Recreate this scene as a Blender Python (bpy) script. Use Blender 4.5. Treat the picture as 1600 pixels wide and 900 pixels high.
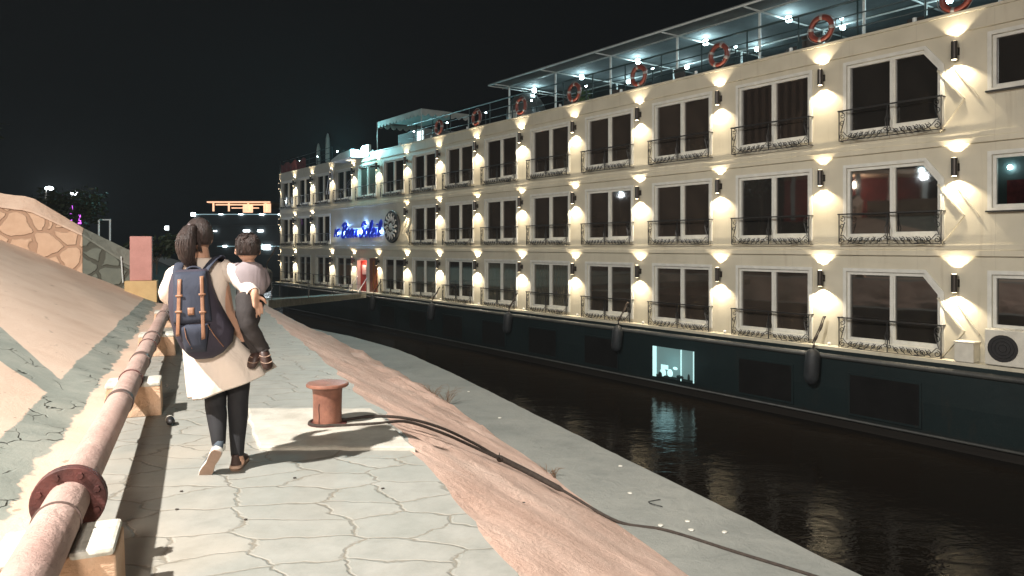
import bpy, math, random
from mathutils import Vector, Matrix
R = math.radians
rnd = random.Random(7)
for o in list(bpy.data.objects): bpy.data.objects.remove(o)
S = bpy.context.scene
COL = S.collection

# ------------------------------------------------------------------ camera, sky, light, exposure
cam_d = bpy.data.cameras.new('camera'); cam = bpy.data.objects.new('camera', cam_d); COL.objects.link(cam)
cam.location = (0, 0, 1.45); cam.rotation_euler = (R(90), 0, 0)
cam_d.sensor_width = 36; cam_d.lens = 25.875; cam_d.shift_y = -65/1600
cam_d.clip_start = 0.05; cam_d.clip_end = 6000
S.camera = cam
W = bpy.data.worlds.new('World'); S.world = W; W.use_nodes = True
bg = W.node_tree.nodes['Background']
bg.inputs[0].default_value = (0.0024, 0.0032, 0.0038, 1); bg.inputs[1].default_value = 1.0
S.view_settings.view_transform = 'Standard'; S.view_settings.look = 'None'
S.view_settings.exposure = 0.0; S.view_settings.gamma = 1
S.cycles.use_denoising = True
S.cycles.max_bounces = 5; S.cycles.diffuse_bounces = 2; S.cycles.glossy_bounces = 3
S.cycles.transmission_bounces = 3; S.cycles.sample_clamp_indirect = 4
S.cycles.caustics_reflective = False; S.cycles.caustics_refractive = False

def light(kind, name, loc, power, color=(1, 1, 1), size=0.1, parent=None, rot=None, spot=None, blend=.3):
    d = bpy.data.lights.new(name, kind); d.energy = power; d.color = color; d.shadow_soft_size = size
    if spot: d.spot_size = R(spot); d.spot_blend = blend
    o = bpy.data.objects.new(name, d); COL.objects.link(o); o.location = loc
    if rot: o.rotation_euler = rot
    if parent: o.parent = parent
    return o

# the street floodlight on the embankment that lights the quay (its post is built further down)
LAMP = Vector((-8.1, -1.9, 11.2))
fl = light('SPOT', 'street_floodlight_light', LAMP, 23500, (1, .955, .895), .16, spot=112, blend=.85)
fl.rotation_euler = (Vector((-5.4, 8.6, 0)) - LAMP).to_track_quat('-Z', 'Y').to_euler()

# soft fill light added behind the view, on a made-up post
FILL_LAMP = Vector((1.6, -9.0, 6.0))
light('POINT', 'added_fill_light', FILL_LAMP, 6000, (1, .90, .80), .8)

# ------------------------------------------------------------------ materials
def newmat(name):
    m = bpy.data.materials.new(name); m.use_nodes = True
    nt = m.node_tree; b = nt.nodes['Principled BSDF']
    return m, nt, b
def nd(nt, t, **kw):
    n = nt.nodes.new(t)
    for k, v in kw.items(): setattr(n, k, v)
    return n
def noise(nt, scale, detail=5, rough=.6, coord=None, dist=0):
    n = nd(nt, 'ShaderNodeTexNoise'); n.inputs['Scale'].default_value = scale
    n.inputs['Detail'].default_value = detail; n.inputs['Roughness'].default_value = rough
    n.inputs['Distortion'].default_value = dist
    if coord is not None: nt.links.new(coord, n.inputs['Vector'])
    return n
def ramp(nt, fac, stops):
    r = nd(nt, 'ShaderNodeValToRGB'); e = r.color_ramp.elements
    while len(e) < len(stops): e.new(.5)
    for i, (p, c) in enumerate(stops): e[i].position = p; e[i].color = (c[0], c[1], c[2], 1)
    nt.links.new(fac, r.inputs[0]); return r
def mix(nt, f, a, b, mode='MIX'):
    n = nd(nt, 'ShaderNodeMix', data_type='RGBA', blend_type=mode)
    for s, v in ((n.inputs[0], f), (n.inputs[6], a), (n.inputs[7], b)):
        if isinstance(v, (int, float)): s.default_value = v
        elif isinstance(v, tuple): s.default_value = (*v[:3], 1)
        else: nt.links.new(v, s)
    return n.outputs[2]
def mth(nt, op, a, b=0.0, c=None, clamp=False):
    n = nd(nt, 'ShaderNodeMath', operation=op, use_clamp=clamp)
    for i, v in enumerate((a, b, c)):
        if v is None: continue
        if isinstance(v, (int, float)): n.inputs[i].default_value = v
        else: nt.links.new(v, n.inputs[i])
    return n.outputs[0]
def sstep(nt, v, lo, hi):
    n = nd(nt, 'ShaderNodeMapRange', interpolation_type='SMOOTHSTEP')
    nt.links.new(v, n.inputs[0]); n.inputs[1].default_value = lo; n.inputs[2].default_value = hi
    return n.outputs[0]
def bump(nt, b, h, strength=.5, dist=.01):
    n = nd(nt, 'ShaderNodeBump'); n.inputs['Strength'].default_value = strength; n.inputs['Distance'].default_value = dist
    nt.links.new(h, n.inputs['Height']); nt.links.new(n.outputs[0], b.inputs['Normal'])
def pm(name, c1, c2=None, scale=6, rough=.6, bmp=.0, bscale=40, metal=0, spec=.5, bdist=.01, sx=(1, 1, 1)):
    m, nt, b = newmat(name)
    c2 = c2 or tuple(x*.8 for x in c1)
    tc = nd(nt, 'ShaderNodeTexCoord'); mp = nd(nt, 'ShaderNodeMapping'); mp.inputs['Scale'].default_value = sx
    nt.links.new(tc.outputs['Object'], mp.inputs[0])
    n = noise(nt, scale, 6, .65, mp.outputs[0])
    r = ramp(nt, n.outputs[0], [(.35, c2), (.65, c1)])
    nt.links.new(r.outputs[0], b.inputs['Base Color'])
    b.inputs['Roughness'].default_value = rough; b.inputs['Metallic'].default_value = metal
    b.inputs['Specular IOR Level'].default_value = spec
    if bmp:
        n2 = noise(nt, bscale, 6, .7, mp.outputs[0]); bump(nt, b, n2.outputs[0], bmp, bdist)
    return m
def em(name, color, strength):
    m, nt, b = newmat(name)
    b.inputs['Base Color'].default_value = (*color, 1)
    b.inputs['Emission Color'].default_value = (*color, 1); b.inputs['Emission Strength'].default_value = strength
    return m

M = {}
M['_a'] = pm('plain_white_paint', (.64, .60, .475), (.57, .53, .41), 1.3, .45, .05, 60)
def mat_ship():
    m, nt, b = newmat('white_ship_paint')
    tc = nd(nt, 'ShaderNodeTexCoord'); mp = nd(nt, 'ShaderNodeMapping'); nt.links.new(tc.outputs['Object'], mp.inputs[0]); mp.inputs['Scale'].default_value = (3.2, 1, .22)
    n1 = noise(nt, 1.1, 5, .6, tc.outputs['Object']); n2 = noise(nt, 1.6, 6, .7, mp.outputs[0]); n3 = noise(nt, 14, 6, .7, tc.outputs['Object'])
    r = ramp(nt, n1.outputs[0], [(.3, (.45, .42, .325)), (.7, (.54, .505, .40))])
    c = mix(nt, mth(nt, 'MULTIPLY', sstep(nt, n2.outputs[0], .52, .75), .42), r.outputs[0], (.33, .28, .20))
    c = mix(nt, mth(nt, 'MULTIPLY', sstep(nt, n3.outputs[0], .64, .74), .25), c, (.30, .25, .18))
    sp = nd(nt, 'ShaderNodeSeparateXYZ'); nt.links.new(tc.outputs['Object'], sp.inputs[0])
    fx = mth(nt, 'ABSOLUTE', mth(nt, 'SUBTRACT', mth(nt, 'FRACT', mth(nt, 'MULTIPLY', sp.outputs[0], 1/1.6775)), .52))
    seam = mth(nt, 'SUBTRACT', 1.0, sstep(nt, fx, .002, .009))
    c = mix(nt, mth(nt, 'MULTIPLY', seam, .22), c, (.30, .27, .21))
    nt.links.new(c, b.inputs['Base Color']); b.inputs['Roughness'].default_value = .5
    h = mth(nt, 'ADD', mth(nt, 'MULTIPLY', n1.outputs[0], 1.5), mth(nt, 'MULTIPLY', n3.outputs[0], .1)); h = mth(nt, 'ADD', h, mth(nt, 'MULTIPLY', seam, -.12))
    bump(nt, b, h, .35, .03)
    return m
M['white_paint'] = mat_ship()
def mat_hull():
    m, nt, b = newmat('dark_green_hull_paint')
    tc = nd(nt, 'ShaderNodeTexCoord'); mp = nd(nt, 'ShaderNodeMapping'); nt.links.new(tc.outputs['Object'], mp.inputs[0]); mp.inputs['Scale'].default_value = (2.4, 1, .3)
    n1 = noise(nt, .7, 6, .65, tc.outputs['Object']); n2 = noise(nt, 1.8, 7, .7, mp.outputs[0])
    sp = nd(nt, 'ShaderNodeSeparateXYZ'); nt.links.new(tc.outputs['Object'], sp.inputs[0])
    r = ramp(nt, n1.outputs[0], [(.3, (.0035, .009, .010)), (.7, (.0065, .0145, .0155))])
    c = mix(nt, mth(nt, 'MULTIPLY', sstep(nt, n2.outputs[0], .56, .76), .5), r.outputs[0], (.022, .018, .013))
    wl = mth(nt, 'SUBTRACT', 1.0, sstep(nt, mth(nt, 'ADD', sp.outputs[2], mth(nt, 'MULTIPLY', n2.outputs[0], .3)), -2.9, -2.65))
    c = mix(nt, wl, c, (.012, .010, .008))
    nt.links.new(c, b.inputs['Base Color']); b.inputs['Roughness'].default_value = .5; b.inputs['Specular IOR Level'].default_value = .3
    bump(nt, b, n1.outputs[0], .4, .05)
    return m
M['hull'] = mat_hull()
M['trim'] = pm('window_frame_white', (.62, .62, .57), (.52, .52, .47), 4, .35)
M['rail_black'] = pm('black_wrought_iron', (.022, .021, .020), (.012, .012, .012), 20, .38)
M['lamp_metal'] = pm('dark_bronze_lamp', (.05, .042, .036), None, 10, .4, metal=.5)
M['lamp_glow'] = em('warm_lamp_glass', (1, .80, .52), 14)
M['cool_glow'] = em('cool_white_bulb', (.72, .96, 1), 40)
M['flood_glow'] = em('cyan_white_floodlight', (.42, .95, 1), 60)
M['far_glow'] = em('distant_white_lamp', (.85, .95, 1), 12)
M['warm_far'] = em('distant_warm_light', (1, .58, .36), 1.25)
M['purple_glow'] = em('purple_neon', (.75, .12, 1), 3)
M['_b'] = pm('plain_green_paint', (.0065, .0165, .0175), (.004, .011, .012), .8, .38, .15, 3, bdist=.02)
M['hull_rail'] = pm('rub_rail_rubber', (.05, .052, .046), (.028, .03, .03), 3, .55)
M['deck_green'] = pm('green_rail_paint', (.020, .045, .048), None, 10, .4)
M['white_pole'] = pm('white_pole_paint', (.62, .66, .64), None, 10, .4)
M['canopy'] = pm('grey_awning_cloth', (.17, .20, .20), (.12, .14, .145), 1.2, .8, .3, 3, bdist=.05)
M['orange_ring'] = pm('orange_red_buoy', (.17, .034, .02), (.10, .02, .013), 5, .5)
M['white_band'] = pm('white_buoy_band', (.7, .7, .68), None, 5, .5)
M['dull_band'] = pm('dull_buoy_band', (.26, .25, .24), None, 5, .5)
M['black_rubber'] = pm('black_fender_rubber', (.020, .024, .027), (.011, .013, .015), 8, .6, .4, 30)
M['rope'] = pm('dark_mooring_rope', (.055, .040, .030), (.025, .018, .014), 30, .85, .8, 120)
M['red_cloth'] = pm('dark_red_cloth', (.25, .03, .03), (.12, .012, .015), 6, .8)
M['wood_red'] = pm('red_brown_wood', (.20, .045, .022), (.10, .02, .012), 5, .35, sx=(8, 8, 1))
M['gold'] = pm('polished_brass', (.75, .45, .18), None, 5, .25, metal=1)
M['gangway'] = pm('grey_gangway_boards', (.26, .26, .22), (.15, .155, .14), 5, .7, .3, 30)
M['ac_white'] = pm('air_unit_white', (.60, .58, .50), (.50, .48, .41), 5, .45)
M['black'] = pm('black_plastic', (.012, .012, .013), None, 10, .5)

M['hull_glass'] = pm('dark_hull_glass', (.008, .008, .008), (.005, .005, .005), 2, .35, spec=.25)
def glass_mat(name, col=(.010, .010, .010), rough=.03):
    m, nt, b = newmat(name)
    tc = nd(nt, 'ShaderNodeTexCoord')
    n = noise(nt, .8, 2, .5, tc.outputs['Object'])
    r = ramp(nt, n.outputs[0], [(.3, tuple(x*.6 for x in col)), (.7, tuple(x*1.5 for x in col))])
    nt.links.new(r.outputs[0], b.inputs['Base Color'])
    b.inputs['Roughness'].default_value = rough; b.inputs['Specular IOR Level'].default_value = .9; b.inputs['IOR'].default_value = 1.75
    bump(nt, b, n.outputs[0], .08, .02)
    return m
M['glass'] = glass_mat('dark_window_glass', (.017, .015, .013))
M['glass_warm'] = glass_mat('dark_tinted_glass', (.036, .028, .022))
M['glass_curtain'] = glass_mat('curtained_glass', (.075, .072, .058))
m, nt, b = newmat('clear_glass'); b.inputs['Transmission Weight'].default_value = 1; b.inputs['Roughness'].default_value = 0; b.inputs['IOR'].default_value = 1.05
M['clear'] = m
def curtain(name, c1, c2, sc):
    m, nt, b = newmat(name); tc = nd(nt, 'ShaderNodeTexCoord')
    wv = nd(nt, 'ShaderNodeTexWave'); wv.inputs['Scale'].default_value = sc; wv.inputs['Distortion'].default_value = 1.2; wv.inputs['Detail'].default_value = 2
    nt.links.new(tc.outputs['Object'], wv.inputs['Vector']); r = ramp(nt, wv.outputs[0], [(.2, c2), (.8, c1)]); nt.links.new(r.outputs[0], b.inputs['Base Color'])
    b.inputs['Roughness'].default_value = .05; b.inputs['Specular IOR Level'].default_value = .9; b.inputs['IOR'].default_value = 1.7; return m
M['curtain_grey'] = curtain('grey_curtain_behind_glass', (.085, .08, .062), (.05, .047, .037), 3.2)
M['curtain_brown'] = curtain('brown_curtain_behind_glass', (.034, .026, .021), (.021, .016, .013), 1.3)

# -- crazy paving
def mat_paving():
    m, nt, b = newmat('grey_crazy_paving')
    tc = nd(nt, 'ShaderNodeTexCoord'); mp = nd(nt, 'ShaderNodeMapping')
    nt.links.new(tc.outputs['Object'], mp.inputs[0])
    mp.inputs['Rotation'].default_value = (0, 0, R(-20)); mp.inputs['Scale'].default_value = (2.15, 3.6, 1)
    wn = noise(nt, 2.2, 3, .5, mp.outputs[0])
    sub = nd(nt, 'ShaderNodeVectorMath', operation='SUBTRACT'); nt.links.new(wn.outputs['Color'], sub.inputs[0]); sub.inputs[1].default_value = (.5, .5, .5)
    sc = nd(nt, 'ShaderNodeVectorMath', operation='SCALE'); nt.links.new(sub.outputs[0], sc.inputs[0]); sc.inputs['Scale'].default_value = .38
    ad = nd(nt, 'ShaderNodeVectorMath', operation='ADD'); nt.links.new(mp.outputs[0], ad.inputs[0]); nt.links.new(sc.outputs[0], ad.inputs[1])
    v = nd(nt, 'ShaderNodeTexVoronoi', feature='DISTANCE_TO_EDGE', voronoi_dimensions='2D'); nt.links.new(ad.outputs[0], v.inputs['Vector']); v.inputs['Scale'].default_value = 1; v.inputs['Randomness'].default_value = .85
    vc = nd(nt, 'ShaderNodeTexVoronoi', feature='F1', voronoi_dimensions='2D'); nt.links.new(ad.outputs[0], vc.inputs['Vector']); vc.inputs['Scale'].default_value = 1; vc.inputs['Randomness'].default_value = .85
    wid = noise(nt, 3.1, 3, .6, tc.outputs['Object'])
    e = mth(nt, 'SUBTRACT', v.outputs['Distance'], mth(nt, 'MULTIPLY', wid.outputs[0], .030))
    crack = sstep(nt, e, -.016, .004)
    sep = nd(nt, 'ShaderNodeSeparateColor'); nt.links.new(vc.outputs['Color'], sep.inputs[0])
    n1 = noise(nt, 5, 8, .7, tc.outputs['Object']); n2 = noise(nt, .7, 3, .5, tc.outputs['Object'])
    base = ramp(nt, n1.outputs[0], [(.3, (.255, .255, .226)), (.5, (.315, .31, .278)), (.72, (.37, .36, .325))])
    c = mix(nt, mth(nt, 'MULTIPLY', sep.outputs[0], .42), base.outputs[0], (.25, .262, .235))
    c = mix(nt, mth(nt, 'MULTIPLY', sstep(nt, n2.outputs[0], .52, .7), .35), c, (.50, .42, .33))
    gr = noise(nt, 60, 4, .8, tc.outputs['Object']); gm_ = noise(nt, 1.9, 5, .7, tc.outputs['Object'], .8)
    c = mix(nt, mth(nt, 'MULTIPLY', sstep(nt, gr.outputs[0], .60, .68), .30), c, (.17, .16, .13))
    c = mix(nt, mth(nt, 'MULTIPLY', sstep(nt, gm_.outputs[0], .55, .72), .35), c, (.25, .235, .19))
    c = mix(nt, mth(nt, 'MULTIPLY', mth(nt, 'SUBTRACT', 1.0, sstep(nt, e, -.01, .05)), .3), c, (.22, .20, .16))
    c = mix(nt, crack, mix(nt, wid.outputs[0], (.12, .105, .08), (.30, .27, .22)), c)
    nt.links.new(c, b.inputs['Base Color']); b.inputs['Roughness'].default_value = .62
    n3 = noise(nt, 28, 6, .7, tc.outputs['Object'])
    h = mth(nt, 'ADD', mth(nt, 'MULTIPLY', sstep(nt, e, -.01, .03), .9), mth(nt, 'MULTIPLY', n3.outputs[0], .22))
    h = mth(nt, 'ADD', h, mth(nt, 'MULTIPLY', n1.outputs[0], .35))
    bump(nt, b, h, .6, .009)
    return m
M['paving'] = mat_paving()

def mat_plaster(name, c1, c2, c3, sc=2.0, crk=.0):
    m, nt, b = newmat(name)
    tc = nd(nt, 'ShaderNodeTexCoord')
    n1 = noise(nt, sc, 8, .68, tc.outputs['Object'], .3); n2 = noise(nt, 34, 8, .75, tc.outputs['Object'])
    n3 = noise(nt, sc*4.1, 4, .6, tc.outputs['Object'], .6)
    r = ramp(nt, n1.outputs[0], [(.30, c2), (.5, c1), (.72, c3)])
    c = mix(nt, mth(nt, 'MULTIPLY', sstep(nt, n3.outputs[0], .55, .75), .5), r.outputs[0], c2)
    sp = mth(nt, 'MULTIPLY', sstep(nt, n2.outputs[0], .62, .72), .45)
    c = mix(nt, sp, c, tuple(x*.55 for x in c2))
    nt.links.new(c, b.inputs['Base Color']); b.inputs['Roughness'].default_value = .8
    h = mth(nt, 'ADD', mth(nt, 'MULTIPLY', n2.outputs[0], .35), n3.outputs[0])
    bump(nt, b, h, .7, .03)
    return m
M['ochre_slope'] = mat_plaster('peach_rough_slope', (.70, .485, .385), (.63, .41, .315), (.75, .56, .46), 1.2)
M['ledge'] = mat_plaster('grey_concrete_ledge', (.235, .24, .215), (.175, .183, .165), (.28, .282, .25), .9)
M['quay_wall'] = mat_plaster('dark_wet_quay_wall', (.06, .05, .035), (.03, .026, .02), (.09, .075, .05), 1.5)
M['cap'] = mat_plaster('peach_cap_plaster', (.62, .44, .33), (.55, .37, .26), (.68, .51, .39), 2)
M['dark_soil'] = pm('dark_hillside_soil', (.012, .013, .009), (.006, .007, .005), 1, .9, .5, 4)

def mat_bank():
    # peach plaster; cast shadow bands painted in as grey, with stone cracks
    m, nt, b = newmat('embankment_plaster_stone_shade')
    tc = nd(nt, 'ShaderNodeTexCoord'); sp = nd(nt, 'ShaderNodeSeparateXYZ'); nt.links.new(tc.outputs['Object'], sp.inputs[0])
    X, Y = sp.outputs[0], sp.outputs[1]
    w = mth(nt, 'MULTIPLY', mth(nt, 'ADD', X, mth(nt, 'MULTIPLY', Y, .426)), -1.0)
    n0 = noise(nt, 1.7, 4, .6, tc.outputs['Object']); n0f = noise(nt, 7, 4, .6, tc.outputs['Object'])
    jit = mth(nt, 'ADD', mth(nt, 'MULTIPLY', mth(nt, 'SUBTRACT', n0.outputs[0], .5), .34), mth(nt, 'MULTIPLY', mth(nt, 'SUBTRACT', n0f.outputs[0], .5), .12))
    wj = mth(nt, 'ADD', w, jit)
    lo = mth(nt, 'SUBTRACT', sstep(nt, wj, 1.00, 1.03), sstep(nt, mth(nt, 'ADD', w, mth(nt, 'MULTIPLY', jit, .25)), 1.33, 1.35), clamp=True)  # shadow band along the foot of the bank, as a colour mask
    # upslope shadow band
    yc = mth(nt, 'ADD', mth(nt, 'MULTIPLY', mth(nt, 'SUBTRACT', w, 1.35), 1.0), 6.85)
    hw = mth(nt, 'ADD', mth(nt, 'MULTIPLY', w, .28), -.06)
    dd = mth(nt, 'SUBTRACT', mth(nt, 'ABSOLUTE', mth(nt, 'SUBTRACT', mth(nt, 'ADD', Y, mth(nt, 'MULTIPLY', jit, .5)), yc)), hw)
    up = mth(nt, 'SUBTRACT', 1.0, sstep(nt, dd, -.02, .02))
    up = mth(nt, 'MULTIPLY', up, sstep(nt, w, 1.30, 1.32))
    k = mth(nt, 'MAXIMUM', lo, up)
    n1 = noise(nt, 1.3, 8, .65, tc.outputs['Object'], .4); n2 = noise(nt, 26, 8, .75, tc.outputs['Object'])
    mp = nd(nt, 'ShaderNodeMapping'); nt.links.new(tc.outputs['Object'], mp.inputs[0]); mp.inputs['Scale'].default_value = (1, .6, 1); mp.inputs['Rotation'].default_value = (0, 0, R(22))
    wv = noise(nt, 3.5, 3, .5, mp.outputs[0])
    add = nd(nt, 'ShaderNodeVectorMath', operation='ADD'); nt.links.new(mp.outputs[0], add.inputs[0])
    scl = nd(nt, 'ShaderNodeVectorMath', operation='SCALE'); nt.links.new(wv.outputs['Color'], scl.inputs[0]); scl.inputs['Scale'].default_value = .25; nt.links.new(scl.outputs[0], add.inputs[1])
    v = nd(nt, 'ShaderNodeTexVoronoi', feature='DISTANCE_TO_EDGE'); nt.links.new(add.outputs[0], v.inputs['Vector']); v.inputs['Scale'].default_value = 4.2
    gate = noise(nt, 2.3, 3, .6, tc.outputs['Object'])
    ck = mth(nt, 'MULTIPLY', mth(nt, 'SUBTRACT', 1.0, sstep(nt, v.outputs['Distance'], .004, .022)), sstep(nt, gate.outputs[0], .46, .58))
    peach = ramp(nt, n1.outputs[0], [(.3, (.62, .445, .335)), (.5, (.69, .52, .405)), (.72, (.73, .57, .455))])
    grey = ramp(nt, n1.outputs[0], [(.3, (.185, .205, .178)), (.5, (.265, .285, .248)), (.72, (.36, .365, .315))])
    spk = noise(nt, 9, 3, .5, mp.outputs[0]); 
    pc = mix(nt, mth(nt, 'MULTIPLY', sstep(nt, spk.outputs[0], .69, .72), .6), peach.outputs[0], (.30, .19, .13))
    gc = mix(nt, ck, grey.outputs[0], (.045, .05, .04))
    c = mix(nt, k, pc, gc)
    nt.links.new(c, b.inputs['Base Color']); b.inputs['Roughness'].default_value = .82
    gh = mth(nt, 'SUBTRACT', .9, mth(nt, 'MULTIPLY', ck, .9))
    h = mth(nt, 'ADD', mth(nt, 'MULTIPLY', n2.outputs[0], .30), mth(nt, 'MULTIPLY', k, mth(nt, 'SUBTRACT', gh, .9)))
    h = mth(nt, 'ADD', h, mth(nt, 'MULTIPLY', n1.outputs[0], .6))
    bump(nt, b, h, .8, .03)
    return m
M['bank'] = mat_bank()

def mat_wallstone(name, stone1, stone2, mortar, scale=2.0):
    m, nt, b = newmat(name)
    tc = nd(nt, 'ShaderNodeTexCoord')
    wv = noise(nt, 2.5, 2, .5, tc.outputs['Object'])
    scl = nd(nt, 'ShaderNodeVectorMath', operation='SCALE'); nt.links.new(wv.outputs['Color'], scl.inputs[0]); scl.inputs['Scale'].default_value = .22
    add = nd(nt, 'ShaderNodeVectorMath', operation='ADD'); nt.links.new(tc.outputs['Object'], add.inputs[0]); nt.links.new(scl.outputs[0], add.inputs[1])
    v = nd(nt, 'ShaderNodeTexVoronoi', feature='DISTANCE_TO_EDGE'); nt.links.new(add.outputs[0], v.inputs['Vector']); v.inputs['Scale'].default_value = scale; v.inputs['Randomness'].default_value = .8
    k = sstep(nt, v.outputs['Distance'], .045, .085)
    n1 = noise(nt, 5, 6, .6, tc.outputs['Object'])
    r = ramp(nt, n1.outputs[0], [(.3, stone2), (.7, stone1)])
    nt.links.new(mix(nt, k, mortar, r.outputs[0]), b.inputs['Base Color']); b.inputs['Roughness'].default_value = .8
    h = mth(nt, 'ADD', k, mth(nt, 'MULTIPLY', n1.outputs[0], .4)); bump(nt, b, h, .9, .03)
    return m
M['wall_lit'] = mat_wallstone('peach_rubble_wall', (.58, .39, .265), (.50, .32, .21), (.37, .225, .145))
M['wall_shaded'] = mat_wallstone('shaded_rubble_wall', (.135, .145, .115), (.10, .11, .09), (.055, .055, .04))  # darker copy of the wall stone, shade put into its colour
M['cap_shaded'] = mat_plaster('shaded_cap_plaster', (.17, .175, .145), (.12, .125, .10), (.21, .215, .18), 3)  # cap over the same stretch, shade painted in likewise
M['pink'] = pm('faded_pink_paint', (.52, .25, .215), (.43, .20, .17), 3, .7, .3, 30)
M['yellow_ochre'] = pm('yellow_ochre_paint', (.58, .40, .185), (.50, .33, .15), 3, .7, .3, 30)
M['pier_orange'] = mat_plaster('tan_painted_block', (.66, .43, .28), (.55, .32, .19), (.73, .54, .39), 3)
M['pier_white'] = pm('white_chalky_paint', (.78, .77, .70), (.45, .42, .34), 7, .7, .5, 25)
M['pad_white'] = pm('white_washed_concrete', (.60, .575, .50), (.42, .39, .33), 4, .75, .5, 30)
M['pipe'] = mat_plaster('rusty_pink_pipe_paint', (.46, .315, .27), (.36, .225, .19), (.54, .39, .335), 2)
M['pipe_dark'] = pm('dark_pipe_band', (.16, .105, .09), (.09, .06, .05), 8, .6, .3, 40)
M['rust'] = pm('maroon_rusted_iron', (.125, .036, .030), (.05, .016, .014), 9, .6, .6, 30)
M['bollard'] = pm('rust_orange_bollard_paint', (.31, .135, .088), (.17, .072, .05), 7, .45, .5, 22)

def mat_water():
    m, nt, b = newmat('dark_river_water')
    tc = nd(nt, 'ShaderNodeTexCoord'); mp = nd(nt, 'ShaderNodeMapping'); nt.links.new(tc.outputs['Object'], mp.inputs[0])
    mp.inputs['Scale'].default_value = (1, 1.7, 1); mp.inputs['Rotation'].default_value = (0, 0, R(-30))
    n1 = noise(nt, 1.2, 4, .55, mp.outputs[0], .5); n2 = noise(nt, 6, 3, .5, mp.outputs[0], .3)
    b.inputs['Base Color'].default_value = (.007, .0052, .0035, 1)
    b.inputs['Roughness'].default_value = .07; b.inputs['IOR'].default_value = 1.33; b.inputs['Specular IOR Level'].default_value = .05
    h = mth(nt, 'ADD', n1.outputs[0], mth(nt, 'MULTIPLY', n2.outputs[0], .22)); bump(nt, b, h, .4, .05)
    return m
M['water'] = mat_water()

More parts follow.
